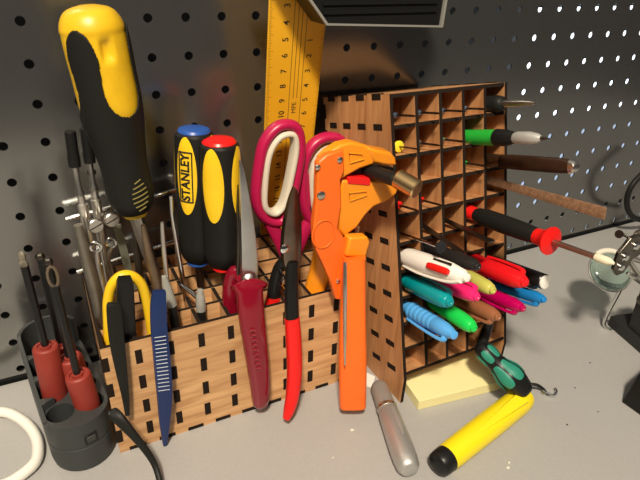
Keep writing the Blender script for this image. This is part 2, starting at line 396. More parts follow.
# ------------------------------------------------------------------ kitchen scissors with magenta bows
def scissors():
    Y = -52; t = Thing('scissors', 'scissors with magenta handles and cream inner rings, blades down in the low organizer', 'scissors', W(283, 285, Y))
    k = mmpx(W(285, 180, Y))
    side = (0, 1, 0)
    def ring(P, w, tt, m, nm, label=None, e=1):
        bm = B(); sweep(bm, [(*W(x, y, Yq), tt, w) for x, y, Yq in P], side, 12, e, 6, True); t.part(nm, bm, m, label=label, smooth=60)
    r1 = [(256, 198, Y), (259, 165, Y), (265, 141, Y), (279, 126, Y), (295, 127, Y), (300, 145, Y), (297, 172, Y), (290, 203, Y), (280, 221, Y), (264, 217, Y)]
    ring(r1, 5.4*k, 5.2, M['magenta'], 'bow')
    r2 = [(263, 198, Y), (265, 168, Y), (269.5, 149, Y), (279, 136, Y), (291.5, 134, Y), (294.5, 147, Y), (290.5, 172, Y), (283.5, 201, Y), (275, 212, Y), (266, 209, Y)]
    ring(r2, 3.3*k, 5.8, M['cream'], 'liner', 'cream inner ring', .7)
    Yb = Y+6
    r3 = [(304, 205, Yb), (302, 180, Yb), (305, 159, Yb), (314, 143.5, Yb), (328, 137, Yb), (341, 141, Yb), (349, 160, Yb), (347, 195, Yb), (336, 218, Yb), (321, 226, Yb), (311, 221, Yb)]
    ring(r3, 5.4*k, 5.2, M['magenta'], 'bow')
    r4 = [(311, 203, Yb), (309.5, 181, Yb), (312, 164, Yb), (320, 151, Yb), (330.5, 146, Yb), (338, 150, Yb), (341.5, 166, Yb), (340, 192, Yb), (332, 210, Yb), (321, 216, Yb), (315, 212, Yb)]
    ring(r4, 2.6*k, 5.8, M['cream'], 'liner', 'cream inner ring', .7)
    bm = B(); sweep(bm, [(*W(x, y, Y+1), 4, w*k) for x, y, w in ((270, 220, 8), (276, 234, 7), (283, 250, 6.5), (289, 266, 6))], side, 12, .8); t.part('shank', bm, M['magenta'])
    bm = B(); sweep(bm, [(*W(x, y, Yb), 4, w*k) for x, y, w in ((312, 218, 7), (304, 232, 7.5), (297, 250, 6.5), (291, 266, 6))], side, 12, .8); t.part('shank', bm, M['magenta'])
    bm = B(); sweep(bm, [(*W(x, y, Yb), 4.2, w*k) for x, y, w in ((299, 160, 5), (302, 172, 6.5), (305, 190, 7), (307, 205, 5))], side, 12, .8); t.part('stop_block', bm, M['magenta'])
    for dx, dy in ((-3, 0), (3, 2.5)):
        bm = B(); a = W(287+dx, 262, Y+dy+1); b_ = V((a.x+dx*.6, a.y, 14))
        sweep(bm, [(*a, 1.1, 5.5), (*(a*.5+b_*.5), 1.1, 4.8), (*b_, 1, .8)], side, 8, .6, 3); t.part('blade', bm, M['steel'])
scissors()

# ------------------------------------------------------------------ ruler
def ruler():
    # leans a little towards the room at the top
    O = V((168, -9, 89.5)); lean = .235
    Zd = V((-.005, -lean, 1)).normalized()
    n = V((0, 1, lean)).normalized()      # plane normal away from the room
    def PL(x, y):
        nn = n; return on(x, y, nn, nn.dot(O))
    a, b_ = PL(269.5, 0), PL(264.5, 135); up = (a-b_).normalized()
    c = PL(320, 60); X = (c-a); X = (X-up*X.dot(up)); wd = X.length; X.normalize(); N = X.cross(up)  # towards the room?
    if N.y > 0: N = -N
    wd = 40.5
    base = a-up*((a.z-90.5)/up.z)
    Ltot = (a-base).length+22
    t = Thing('ruler', 'long yellow ruler with black numerals upright behind the scissors', 'ruler', base)
    bm = B(); obox(bm, base, X*wd, up*Ltot, -N*1.8); t.part('blade', bm, M['ruler'], bevel=.3)
    bm = B(); face = lambda p: p+N*.03
    q3 = PL(285.5, 5.5); s3 = (q3-base).dot(up); x3 = (q3-base).dot(X)
    q14 = PL(277.3, 166); s14 = (q14-base).dot(up); x3 = 12.4
    step = (s3-s14)/11
    for k in range(1, 20):
        s = s3-(k-3)*step
        if 3 < s < Ltot-2: text(bm, str(k), 6.0, face(base+up*s+X*x3), up, -X, .02, bold=.1)
    q1 = PL(311, 40); s1 = (q1-base).dot(up); q6 = PL(306, 116); s6 = (q6-base).dot(up); st2 = (s1-s6)/5.25; x1 = 30.3
    for k in range(1, 20):
        s = s1-(k-1)*st2
        if 3 < s < Ltot-2: text(bm, str(k), 5.6, face(base+up*s+X*x1), up, -X, .02, bold=.08)
    lo = s14+ (s3-s14)*.46
    text(bm, 'MPE', 5, face(base+up*(PL(292, 108)-base).dot(up)+X*21.8), up, -X, .02)
    for xx, s0 in ((17.4, 0), (26.4, 0), (20.4, lo), (23.2, lo)):
        obox(bm, face(base+X*xx+up*max(s0, 1)), X*.35, up*(Ltot-1-max(s0, 1)), N*.04)
    nt_ = int(Ltot/(step/10))
    for k in range(nt_):
        s = Ltot-.5-k*step/10
        if s < 1: break
        ln = 3.6 if k % 10 == 0 else (2.8 if k % 5 == 0 else 1.7)
        obox(bm, face(base+X*.3+up*s), X*ln, up*.16, N*.03)
        obox(bm, face(base+X*(wd-.3-ln*.8)+up*s), X*ln*.8, up*.14, N*.03)
    t.part('markings', bm, M['ink'], smooth=0, label='black numerals, lines and tick marks')
ruler()

# ------------------------------------------------------------------ slatted black box on the board, top
def wall_box():
    Yf = -78; P = [(298, -14), (325, 25), (441, 27), (449, -22)]
    t = Thing('wall_box', 'black slatted box with light grey frame hanging at the top edge of the wall', 'box', W(383, 27, -3))
    pts = [W(x, y, Yf) for x, y in P]; c = sum(pts, V((0, 0, 0)))/4
    zt = max(p.z for p in pts)+45
    pts = [V((pts[0].x-30, Yf, pts[0].z+38)), pts[0], pts[1], pts[2], pts[3], V((pts[3].x+6, Yf, pts[0].z+38))]
    c = sum(pts, V((0, 0, 0)))/len(pts)
    bm = B(); prism(bm, pts, V((0, 20, 0))); t.part('housing', bm, M['black'], bevel=.6)
    bm = B(); obox(bm, V((c.x-25, Yf+19, pts[0].z+8)), (50, 0, 0), (0, -Yf-19.2, 0), (0, 0, 25)); t.part('bracket', bm, M['charcoal'])
    bm = B()
    inn = [c+(p-c)*.965 for p in pts]; n = len(pts)
    for i in range(n):
        j = (i+1) % n; prism(bm, [pts[i], pts[j], inn[j], inn[i]], V((0, -2.2, 0)))
    t.part('frame', bm, mat('light_grey_frame', (.23, .22, .2), .5), label='light grey rim')
    bm = B(); z0 = pts[2].z+6
    for k in range(7):
        z = z0+k*5.2; obox(bm, (pts[2].x-2-k*.1, Yf-1.2, z), (pts[3].x-pts[2].x-4, 0, 0), (0, 1.3, 0), (0, 0, 2.0))
    t.part('slats', bm, M['black'])
wall_box()

# ------------------------------------------------------------------ self-adjusting wire stripper
def stripper():
    Y = -116; t = Thing('wire_stripper', 'orange and amber self-adjusting wire stripper straddling the low organizer front', 'pliers', DK(352, 408, 1))
    bx = lambda L, Yq, th, m, nm, bev=1.0, label=None, under=None: t.part(nm, (lambda bm: (prism(bm, [W(x, y, Yq) for x, y in L], V((0, th, 0))), bm)[1])(B()), m, bevel=bev, label=label, under=under)
    # orange cover plate over the body
    body = [(318, 163), (327, 155), (344, 149.5), (345, 171), (341, 180), (342, 204), (338, 228), (346, 240), (349, 250), (349, 268), (351, 300), (336, 300), (331, 282), (323, 264), (315, 247), (314, 225), (317, 200)]
    bx(body, Y-6, 6, M['orange'], 'cover_plate', 1.2)
    # amber upper jaw
    up = [(322, 160), (330, 152), (341, 145), (352, 142.5), (364, 145), (372, 151), (376, 157), (374, 164.5), (360, 169), (344, 178), (330, 180), (322, 176)]
    bx([(368, 147.5), (376, 150), (391, 152.5), (396, 158), (397.5, 166), (384, 165.5), (374, 163)], Y-4, 12, M['amber'], 'jaw_pad', 1.6)
    bx(up, Y-3, 9, M['amber'], 'upper_jaw', 1.4)
    low = [(342, 180.5), (370, 181.5), (397, 181), (399.5, 185), (397, 194), (388, 201), (374, 207), (366, 215), (357, 228), (344, 237), (339, 229), (340, 205)]
    bx(low, Y-2, 9, M['amber'], 'lower_jaw', 1.4)
    # recessed panels outlined on the jaws
    bm = B()
    for L in ([(349, 153), (362, 154), (364, 159), (350, 163)], [(349, 193), (366, 191), (367, 195), (350, 201)]):
        Q = [W(x, y, Y-3.4 if y < 180 and x < 400 else Y-2.4) for x, y in [(a, b) for a, b in L]]
        tube(bm, Q, .55, 6, 1, True)
    t.part('jaw_rib', bm, M['amber'])
    bx([(348, 168), (374, 165), (394, 168), (395, 176), (392, 181), (344, 181), (345, 173)], Y+3, 8, M['black'], 'jaw_insert', .6)
    bx([(348, 177), (370, 178), (371, 182), (370, 186), (348, 184)], Y-2.5, 7, M['red'], 'length_stop', .5, 'red sliding length stop')
    # main handle, channel shaped, leaning out to the desk
    P = [(354, 256, -124), (353.5, 280, -127), (352.5, 320, -132), (352.5, 365, -137), (352.5, 403, -140)]
    wd = [11.2, 12, 13.2, 14, 13.2]
    bm = B(); sweep(bm, [(*W(x, y, Yq), w*mmpx(W(x, y, Yq)), 8.0) for (x, y, Yq), w in zip(P, wd)], R0, 20, .45, 5); t.part('front_handle', bm, M['orange'], smooth=50)
    bm = B(); tube(bm, [W(345, y, Yq) for y, Yq in ((262, -132.5), (290, -137), (330, -141), (365, -145.5))], [1.2, 1.3, 1.2, .6], 8); t.part('worn_edge', bm, M['steel'], label='bare scratched metal along the handle edge')
    # amber lever under the jaw
    bx([(350, 238), (368, 237), (370.5, 242), (366.5, 257), (346, 257)], -125, 8, M['amber'], 'trigger_block', 1.4)
    # rear handle dropping into the organiser
    bm = B(); sweep(bm, [(*W(x, y, Yq), w, 4.5) for x, y, Yq, w in ((330, 225, -106, 9), (326, 245, -98, 8.5), (322, 265, -95, 8), (316, 284, -93, 7.5), (311, 303, -93, 7))], R0, 16, .6, 5); t.part('rear_handle', bm, M['amber'], smooth=50)
    for x, y, r in ((339.5, 159.5, 1.9), (317.5, 167, 1.7), (321, 195, 2.7), (338, 281, 1.6)):
        bm = B(); c = W(x, y, Y-6); lathe(bm, c, c+V((0, -2, 0)), [(0, r), (.8, r), (1.3, r*.6), (1.4, .1)], 16)
        t.part('rivet', bm, M['steel'])
    bm = B(); c = W(323.5, 234, Y-6); 
    pts = [c+V((10.5*math.cos(a)*.75, -.2, 13*math.sin(a)*.75)) for a in [2*PI*q/24 for q in range(24)]]
    tube(bm, pts, .6, 6, 1, True); t.part('embossed_ring', bm, M['orange'])
    bm = B(); tube(bm, [W(358, 226, -112), W(356, 236, -112), W(359, 243, -114)], 1.3, 8); t.part('spring_pin', bm, M['steel'])
stripper()
# black grip and brass end passing through the stripper jaws
t = Thing('hand_punch', 'brass-ended tool with black grip held in the open jaws of the wire stripper', 'tool', W(352, 170, -95))
a, b_ = W(352, 164, -98), W(412, 186, -150); d = (b_-a).normalized(); Lh = (b_-a).length
bm = B(); c0 = W(397, 178, -136.0); lathe(bm, a, b_, [(0, 3.5), (4, 4.6), ((c0-a).length, 4.4), ((c0-a).length+1, 3)], 20); t.part('grip', bm, M['rubber'])
bm = B(); c1 = W(417.5, 190, -150); lathe(bm, c0, c1, [(0, 5.2), (.8, 6.0), ((c1-c0).length-.8, 6.0), ((c1-c0).length, 5.4)], 28); t.part('ferrule', bm, M['brass'], label='brass cylinder end')

# ------------------------------------------------------------------ long-nose pliers with wine-red handles
t = Thing('pliers', 'long pointed pliers with translucent wine-red handles, one handle over the organizer front', 'pliers', W(243, 290, -98))
k = .68; sd = (0, 1, 0); Yp = -100
bm = B(); sweep(bm, [(*W(x, y, Yp), tt, w*k) for x, y, w, tt in ((240, 161, .8, 1), (242.5, 180, 3.2, 1.8), (246, 215, 6, 2.4), (248.5, 250, 8, 2.8), (249, 272, 8.6, 3), (248, 284, 7, 2.6))], sd, 12, .35, 4); t.part('jaw', bm, mat('brushed_steel', (.62, .62, .62), .28, 1, var=.2, vscale=25), smooth=30)
bm = B(); sweep(bm, [(*W(x, y, Yp+5), tt, w*k) for x, y, w, tt in ((238.5, 185, .8, 1), (239, 215, 2.4, 1.8), (240, 245, 3.6, 2.2), (240.5, 275, 5, 2.4))], sd, 12, .35, 4); t.part('jaw', bm, M['darksteel'], smooth=30)
bm = B(); lathe(bm, W(248, 278, Yp-2), W(248, 278, Yp-6), [(0, 3.5), (2.4, 3.5), (3.2, 2), (3.3, .1)], 16); t.part('pivot', bm, M['steel'])
bm = B(); sweep(bm, [(*W(x, y, Yq), tt, w*k) for x, y, Yq, w, tt in ((248, 281, -106, 10, 4), (249, 286, -108.5, 19, 4.5), (249.5, 291, -110, 13.5, 4.8), (251.5, 315, -113, 13, 5.5), (256, 350, -114.5, 12, 5.8), (260, 385, -115, 10.5, 5.5), (260.5, 402, -115, 8.5, 4.5), (260.5, 407, -115, 4, 2.5))], sd, 18, .8, 5); hd = t.part('front_handle', bm, M['wine'], smooth=60)
bm = B()
pa, pb = W(253, 330, -120.2), W(260, 378, -121.2)
dd = (pb-pa).normalized()
for i in range(9):      # worn embossed characters down the handle
    q = pa+dd*(i*4.0); r_ = V((1, 0, 0))
    obox(bm, q-r_*2, r_*3.6, dd*.5, V((0, -.5, 0)))
    if i % 2: obox(bm, q-r_*2, r_*.5, dd*2.4, V((0, -.5, 0)))
    else: obox(bm, q+r_*1.2, r_*.5, dd*2.4, V((0, -.5, 0)))
t.part('embossing', bm, mat('wine_red_highlight', (.34, .03, .05), .3), smooth=0)
bm = B(); sweep(bm, [(*W(x, y, Yq), tt, w*k) for x, y, Yq, w, tt in ((243, 278, -96, 7, 4), (236, 272, -92, 8, 4), (231, 285, -90, 8, 4.5), (231, 305, -89, 9, 5), (233, 330, -88, 8, 5))], sd, 14, .8, 5); t.part('rear_handle', bm, M['wine'], smooth=60)

# ------------------------------------------------------------------ cutting pliers with black and red sleeves
t = Thing('cutting_pliers', 'steel-headed cutting pliers with black and bright red handle sleeves', 'pliers', W(290, 275, -104))
Yp = -104; k = .7
bm = B(); sweep(bm, [(*W(x, y, Yp), tt, w*k) for x, y, w, tt in ((294, 187, 1, 1.5), (292.5, 200, 4.2, 2.2), (291, 218, 6.8, 3), (289.5, 238, 8, 3.4), (289, 256, 7.5, 3.4), (291.5, 268, 6.5, 3))], sd, 14, .4, 4); t.part('jaw', bm, mat('worn_bronze_steel', (.24, .19, .15), .35, 1, var=.3, vscale=40), smooth=30)
bm = B(); sweep(bm, [(*W(x, y, Yp+4), tt, w*k) for x, y, w, tt in ((295.5, 189, 1, 1.5), (296.5, 205, 3, 2.2), (297, 230, 3.6, 3), (296.5, 252, 4, 3), (295, 266, 4.5, 3))], sd, 14, .4, 4); t.part('jaw', bm, M['darksteel'], smooth=30)
bm = B(); c = W(284.5, 248.5, Yp-2.5); lathe(bm, c, c+V((0, -3, 0)), [(0, 3.2), (1.2, 3.2), (2, 2), (2.1, .1)], 18); t.part('pivot', bm, M['chrome'])
bm = B(); sweep(bm, [(*W(x, y, Yq), tt, w*k) for x, y, Yq, w, tt in ((292, 262, -106, 6, 3.4), (291.5, 285, -110, 6.6, 4), (291.5, 305, -113, 6.8, 4.2), (292, 322, -116, 7, 4.3))], sd, 16, .85, 5); t.part('front_handle', bm, M['black'], smooth=60)
bm = B(); sweep(bm, [(*W(x, y, Yq), tt, w*k) for x, y, Yq, w, tt in ((292, 318, -116, 7.4, 4.7), (293.5, 340, -119, 7.8, 4.9), (294.5, 370, -123, 7.6, 4.9), (292.5, 395, -127, 6.8, 4.6), (289, 410, -130, 5.4, 4), (286, 419, -132, 3.2, 2.8))], sd, 16, .85, 5); t.part('handle_sleeve', bm, M['red'], smooth=60, label='bright red sleeve')
bm = B(); sweep(bm, [(*W(x, y, Yq), tt, w*k) for x, y, Yq, w, tt in ((286, 258, -100, 4, 3), (279, 268, -97, 5.5, 3.6), (275, 285, -95, 6.6, 4), (273.5, 297, -94.5, 6.8, 4))], sd, 16, .85, 5); t.part('rear_handle', bm, M['black'], smooth=60)
bm = B(); sweep(bm, [(*W(x, y, Yq), tt, w*k) for x, y, Yq, w, tt in ((273.7, 296, -94.5, 7.2, 4.4), (272.5, 305, -94, 7.4, 4.6), (272, 325, -93, 6.6, 4.6))], sd, 16, .85, 5); t.part('handle_sleeve', bm, M['red'], smooth=60)
bm = B(); tube(bm, [W(278, 268, -101), W(284, 276, -103), (W(281, 284, -101)), W(285, 292, -104), W(289, 296, -106)], 1.0, 8, 4); t.part('spring', bm, M['chrome'])

# ------------------------------------------------------------------ tweezers
def tweezers(name, label, P, colour, Wd, extra=None, base=None):
    t = Thing(name, label, 'tweezers', base or W(*P[-1][:3]))
    for off in (0, 1):
        bm = B(); sweep(bm, [(*(W(x, y, Yq)+V((0, off*o, 0))), .9, w*Wd) for x, y, Yq, w, o in P], (0, 1, 0), 10, .35, 5)
        t.part('arm', bm, colour, smooth=40)
    return t
tw = tweezers('tweezers', 'blue tweezers with ribbed grip hanging down the organizer front', [(159, 290, -107.5, 5.5, -1.9), (158, 305, -108.5, 7, -2.4), (158.5, 330, -109.5, 7.2, -3), (160.5, 350, -110, 7.4, -4), (162.5, 375, -110, 7.4, -4.5), (163.8, 395, -110, 6.8, -4.2), (164, 420, -110, 5, -3.2), (164.5, 443, -110, 2.0, -1.9)], M['navy'], .66)
bm = B()
for q in range(15):
    y = 337+q*3.8; xx = 159.7+(y-337)*.075
    yy = -115.6 - (0 if y > 345 else -.8)
    a, c = W(xx-5.2, y+.8, yy), W(xx+6, y-.8, yy); tube(bm, [a, c], .3, 6, 1)
tw.part('grip_ribs', bm, mat('pale_rib', (.42, .46, .55), .4), label='pale ribs across the blue grip')
tweezers('tweezers', 'flat black tweezers with tapered point hanging over the organizer front', [(113, 302, -107.4, 4.6, -1.9), (113.5, 309, -108, 6.2, -2.2), (116.5, 340, -109, 6.6, -2.8), (121, 370, -109.5, 5.2, -2.6), (125, 395, -109.5, 3.4, -2.2), (127, 413, -109.5, 2.2, -1.9)], M['rubber'], .64)
tweezers('tweezers', 'wide black tweezers standing inside the organizer under the yellow arched hook', [(124.5, 276, -97, 5.5, -1.9), (124.5, 283, -97, 7.4, -2.3), (125.5, 305, -97, 7.8, -2.6), (128, 330, -97, 6.6, -2.6), (131, 360, -97, 4, -2.2), (133, 385, -97, 2, -1.9)], M['black'], .64)
# yellow bow
bm = B(); Yq = -88
tube(bm, pth([(109, 345, Yq), (108, 318, Yq), (108, 300, Yq), (112, 285, Yq), (121, 276, Yq), (132, 276, Yq), (141, 284, Yq), (146, 298, Yq), (150, 320, Yq), (153, 345, Yq)]), 3.1, 14, 5)
single('plastic_hook', 'bright yellow arched hook sticking up from the organizer behind the black tweezers', 'hook', bm, M['yellow'], W(130, 345, Yq))

# ------------------------------------------------------------------ wire rods plugged in the board
for nm, A, C_, lab in (('u', (66, 219), (176, 190.5), 'thin steel rod on the wall behind the big screwdriver, upper of two'), ('l', (77, 272.5), (179, 240), 'thin steel rod on the wall behind the big screwdriver, lower of two')):
    a, c = W(*A, -14), W(*C_, -14); bm = B()
    zz = 136 if nm == 'u' else 86
    tube(bm, [V((c.x+1.5, 1, c.z)), V((c.x+1.5, -6, c.z)), V((c.x, -13, c.z)), c*.5+a*.5, a, ], 1.5, 10, 4)
    single('wall_rod', lab, 'rod', bm, M['chrome'], c)

# ------------------------------------------------------------------ two drafting tools with black caps, and small steel tools
def draft(label, x0, y0, x1, y1, x2, y2, xs, ys, Y):
    a, b_, c = W(x0, y0, Y), W(x1, y1, Y), W(x2, y2, Y); d = (c-a).normalized(); Lb = (b_-a).length; Lc = (c-a).length
    t = Thing('drafting_tool', label, 'compass', c)
    bm = B(); lathe(bm, a, b_, [(0, 2.6), (.5, 3.1), (Lb*.6, 3.1), (Lb*.75, 3.5), (Lb-.4, 3.4), (Lb, 2.5)], 16); t.part('cap', bm, M['black'], label='black rubber cap')
    bm = B(); lathe(bm, b_-d, c, [(0, 1.7), (13, 1.7), (15, 2.3), (18, 2.9), (19, 2.2), (24, 2.3), (24.6, 3.2), (27, 3.2), (29, 3), (50, 3.1), (60, 2.4), ((c-b_).length, 1.6)], 18); t.part('body', bm, M['steel'])
    s = W(xs, ys, Y-4); bm = B(); lathe(bm, s+V((-1.2, 5.5, 0)), s+V((1.2, -6, 0)), [(0, 1.5), (6, 1.5), (6.3, 4.3), (7, 4.7), (9.5, 4.7), (10.2, 4.1), (10.3, .1)], 28); sc_ = t.part('thumb_screw', bm, M['steel'])
    bm = B(); n_ = V((1.2, -6, 0)).normalized(); e1 = V((-n_.y, n_.x, 0)); e1 = V((1, .2, .35)).normalized(); p_ = s+V((-1.2, 5.5, 0))+n_*10.1
    tube(bm, [p_-e1*4, p_+e1*4], .5, 6, 1); t.part('screw_slot', bm, M['burnt'], under=sc_)
draft('slim steel drafting tool with black cap, left of the pair', 70, 131, 75, 167, 104, 310, 94, 224, -62)
draft('slim steel drafting tool with black cap, right of the pair', 85, 128, 90, 163, 113, 310, 110, 218, -56)
bm = B(); tube(bm, pth([(78, 225, -70), (86, 255, -70), (96, 290, -70), (103, 325, -70)]), [2.6, 4.0, 4.3, 4.0], 14, 4)
single('steel_rod', 'thick dull steel rod at the left end of the organizer', 'rod', bm, mat('dull_steel', (.35, .32, .27), .45, 1, var=.15), W(100, 318, -70))
bm = B(); a = W(117, 224, -48); prism(bm, [W(x, y, -48) for x, y in ((113, 225), (121, 224), (138, 290), (130, 292))], V((0, 1, 0)))
single('steel_strip', 'flat greenish steel strip standing behind the yellow arched hook', 'strip', bm, mat('green_steel', (.30, .31, .24), .4, .7), W(133, 290, -48), bevel=.3)
def ring_tool(label, cx, cy, P, Y):
    t = Thing('small_tool', label, 'tool', W(*P[-1], Y))
    c = W(cx, cy, Y); bm = B(); tube(bm, [c+V((3*math.cos(a), -.3*math.cos(a), 3.2*math.sin(a))) for a in [2*PI*q/16 for q in range(16)]], .8, 8, 1, True); t.part('ring', bm, M['chrome'])
    bm = B(); tube(bm, [c+V((0, 0, -3))]+[W(x, y, Y) for x, y in P], [1.1]+[1.5]*len(P), 10, 4); t.part('shank', bm, M['steel'])
ring_tool('small steel tool with ring end, left of two rings above the yellow arched hook', 96, 247, [(98, 262), (105, 290), (110, 312)], -80)
ring_tool('small steel tool with ring end, right of two rings above the yellow arched hook', 111, 243, [(108, 258), (111, 272), (118, 300)], -66)
def thin_tool(name, label, cat, L, rr, m, parts=()):
    t = Thing(name, label, cat, W(*L[-1])); bm = B(); tube(bm, pth(L), rr, 12, 4); t.part('shaft', bm, m, smooth=50)
    for nm, P, r, mm_ in parts:
        bm = B(); tube(bm, pth(P), r, 14, 4); t.part(nm, bm, mm_, smooth=50)
clear = mat('clear_grey_plastic', (.55, .55, .5), .15, trans=.5)
thin_tool('hobby_knife', 'thin steel pick with clear grey collar beside the blue tweezers', 'knife', [(162, 222, -92), (163.5, 245, -92), (167, 282, -92)], [1.1, 1.5, 1.6], M['steel'],
          [('collar', [(164, 276, -93), (167, 288, -93), (172, 305, -93)], [1.6, 2.9, 3.4], clear), ('grip', [(171.5, 304, -93), (175, 322, -93), (178, 345, -93)], [3, 3.2, 3.2], M['black'])])
thin_tool('hobby_knife', 'short steel pin with clear collar lying over the organizer cells', 'knife', [(180, 284, -80), (190, 291, -82), (200, 299, -85)], [.9, 1.6, 2], M['chrome'],
          [('collar', [(200, 290, -88), (200.5, 300, -88), (201, 310, -88)], [2.0, 3.2, 3.4], clear), ('grip', [(201, 309, -88), (203, 325, -88), (206, 350, -88)], [3, 3.2, 3.2], M['black'])])
thin_tool('needle_file', 'slim bronze file standing behind the blue tweezers', 'file', [(143, 225, -85), (149, 255, -86), (157, 285, -88), (164, 320, -88)], [1.4, 2.6, 3.0, 2.8], mat('bronze_steel', (.3, .22, .15), .4, .9, var=.25))
thin_tool('needle_file', 'narrow grey file standing left of the blue tweezers', 'file', [(134, 222, -60), (137, 250, -60), (139, 268, -60), (143, 300, -60)], [1.2, 2.4, 2.6, 2.4], M['darksteel'])
thin_tool('steel_pick', 'bent steel pick standing beside the blue-capped screwdriver', 'pick', [(171, 196, -70), (172, 215, -70), (176, 240, -70), (182, 275, -70), (186, 300, -70)], [1.2, 1.1, 1.5, 1.8, 1.8], M['chrome'])

# ------------------------------------------------------------------ driver case with red handled hex drivers
def case():
    # capsule-shaped stand, long axis running towards the wall
    A = V((-14.5, -92, 0)); Bc = V((-23, -31, 0)); r = 20
    t = Thing('driver_stand', 'dark grey capsule-shaped driver stand on the desk at the left end of the organizer', 'stand', (A+Bc)/2)
    ax = (Bc-A).normalized(); nx = V((ax.y, -ax.x, 0))
    def caps(r, z, n=14, dz=None):
        out = []
        for k in range(n+1):
            a = -PI/2+PI*k/n; out.append(A-ax*(r*math.cos(a))+nx*(r*math.sin(a))*-1)
        for k in range(n+1):
            a = PI/2-PI*k/n; out.append(Bc+ax*(r*math.cos(a))-nx*(r*math.sin(a)))
        return [V((p.x, p.y, z)) for p in out]
    bm = B(); skin(bm, [caps(r-3, 0), caps(r-.8, 1.6), caps(r, 6), caps(r+.2, 20), caps(r-.3, 20.6), caps(r-.3, 21.2), caps(r+.2, 21.8), caps(r, 40)], cap=False)
    # top deck with two rows of holes: boundary ring to hole cups
    holes = []
    for row, s in ((0, -1), (1, 1)):
        for k in range(4):
            holes.append((A+ax*(k*19.5-2)+nx*(s*9.2), 8.4))
    for f in [bm.faces.new([bm.verts.new(p) for p in caps(r-3, 0)])]: pass
    t.part('base', bm, M['charcoal'], smooth=40)
    bm = B(); outer = [bm.verts.new(p) for p in caps(r, 40)]; e = [bm.edges.new((outer[i], outer[(i+1) % len(outer)])) for i in range(len(outer))]
    for c, hr in holes:
        hv = [bm.verts.new((c.x+hr*math.cos(a), c.y+hr*math.sin(a), 40)) for a in [2*PI*q/20 for q in range(20)]]
        e += [bm.edges.new((hv[i], hv[(i+1) % 20])) for i in range(20)]
        lv = [bm.verts.new((v_.co.x, v_.co.y, 8)) for v_ in hv]
        for i in range(20): bm.faces.new((hv[i], hv[(i+1) % 20], lv[(i+1) % 20], lv[i]))
        bm.faces.new(lv)
    bmesh.ops.triangle_fill(bm, edges=e, use_beauty=True)
    t.part('top_deck', bm, M['charcoal'], smooth=30)
    # raised wall round the left side and rear, with wedge ribs between the bays
    path = [A-nx*(r-1)-ax*6, A-nx*(r-1)+ax*10, A-nx*(r-1)+ax*28, A-nx*(r-1)+ax*46, Bc-nx*(r-1)]
    path += [Bc+ax*((r-1)*math.sin(a))-nx*((r-1)*math.cos(a)) for a in [PI*q/10 for q in range(1, 10)]]
    rings = []
    for i, p in enumerate(path):
        q0 = path[max(0, i-1)]; q1 = path[min(len(path)-1, i+1)]; dd = (q1-q0).normalized(); nn = V((dd.y, -dd.x, 0))
        h_ = [40.5, 45, 51, 56, 60][i] if i < 5 else 60
        rings.append([p-nn*1.2+V((0, 0, 39)), p+nn*1.2+V((0, 0, 39)), p+nn*1.2+V((0, 0, h_)), p-nn*1.2+V((0, 0, h_))])
    bm = B(); skin(bm, rings); t.part('side_wall', bm, M['charcoal'], smooth=50)
    for q in (7.7, 27.2, 46.7):
        b0 = A+ax*q-nx*(r-2); bm = B(); hh = 44+q*.2
        prism(bm, [b0-ax*3.2+V((0, 0, 39)), b0+ax*3.2+V((0, 0, 39)), b0+nx*8+V((0, 0, 39))], V((0, 0, hh-39)))
        t.part('rib', bm, M['charcoal'], smooth=0)
    # latch square on the front
    c = A-ax*(r+.1); c = V((c.x, c.y, 27)); d_ = V((.28, -.96, 0)).normalized(); c = V((A.x, A.y, 27))+d_*(r+.1); side_ = V((-d_.y, d_.x, 0))
    bm = B(); cbox(bm, c, side_, (0, 0, 1), d_, 8, 7.5, 1.0); l = t.part('latch', bm, M['black'], bevel=.4)
    bm = B(); cbox(bm, c+d_*.7, side_, (0, 0, 1), d_, 5.6, 4.6, .8); t.part('latch_button', bm, M['charcoal'], bevel=.4, under=l)
    return holes, ax, nx
holes, cax, cnx = case()
def hexdriver(label, hole, top, shaft_end, Ys, tip):
    t = Thing('hex_driver', label, 'screwdriver', (hole.x, hole.y, 9))
    a = V((hole.x, hole.y, 9)); b_ = top; d = (b_-a).normalized(); Lh = (b_-a).length; R = 7.9
    bm = B(); lathe(bm, a, b_, [(0, R-1.2), (2, R), (Lh-3, R), (Lh-1.4, R-.5), (Lh-.6, R-1.6), (Lh-.7, R-3), (Lh-1.8, R-3.2), (Lh-1.8, R-4.4), (Lh-.2, R-4.6), (Lh, .1)], 32); t.part('handle', bm, M['brick'])
    e = W(*shaft_end, Ys); bm = B(); lathe(bm, b_, e, [(0, 2.3), ((e-b_).length, 2.3)], 6); t.part('shaft', bm, M['black'])
    bm = B(); dd = (e-b_).normalized()
    if tip == 'flake':
        lathe(bm, e-dd*1, e+dd*9, [(0, 2.5), (2, 2.6), (4, 1.7), (6, 2.3), (8, 2.0), (9, 1)], 7); t.part('tip', bm, mat('worn_tip', (.25, .22, .17), .5, .5, var=.5, vscale=200), label='worn pale tip')
    elif tip == 'loop':
        tube(bm, [e+V((2.6*math.cos(a), 0, 6+7*math.sin(a))) for a in [2*PI*q/12 for q in range(12)]], .9, 6, 1, True); t.part('tip', bm, mat('rusty_wire', (.16, .12, .08), .6, .4), label='rusty wire loop')
    else:
        lathe(bm, e-dd*1, e+dd*3, [(0, 2.9), (2, 3.0), (3.5, 1.9)], 6); t.part('tip', bm, M['darksteel'])
h = [x[0] for x in holes]
hexdriver('brick-red handled hex driver, leftmost in the grey stand', h[1], W(45, 345, h[1].y+1), (24, 264), h[1].y+2, 'flake')
hexdriver('brick-red handled hex driver nearest the organizer corner in the grey stand', h[4], W(77, 373, h[4].y+1), (55, 286), h[4].y+2, 'loop')
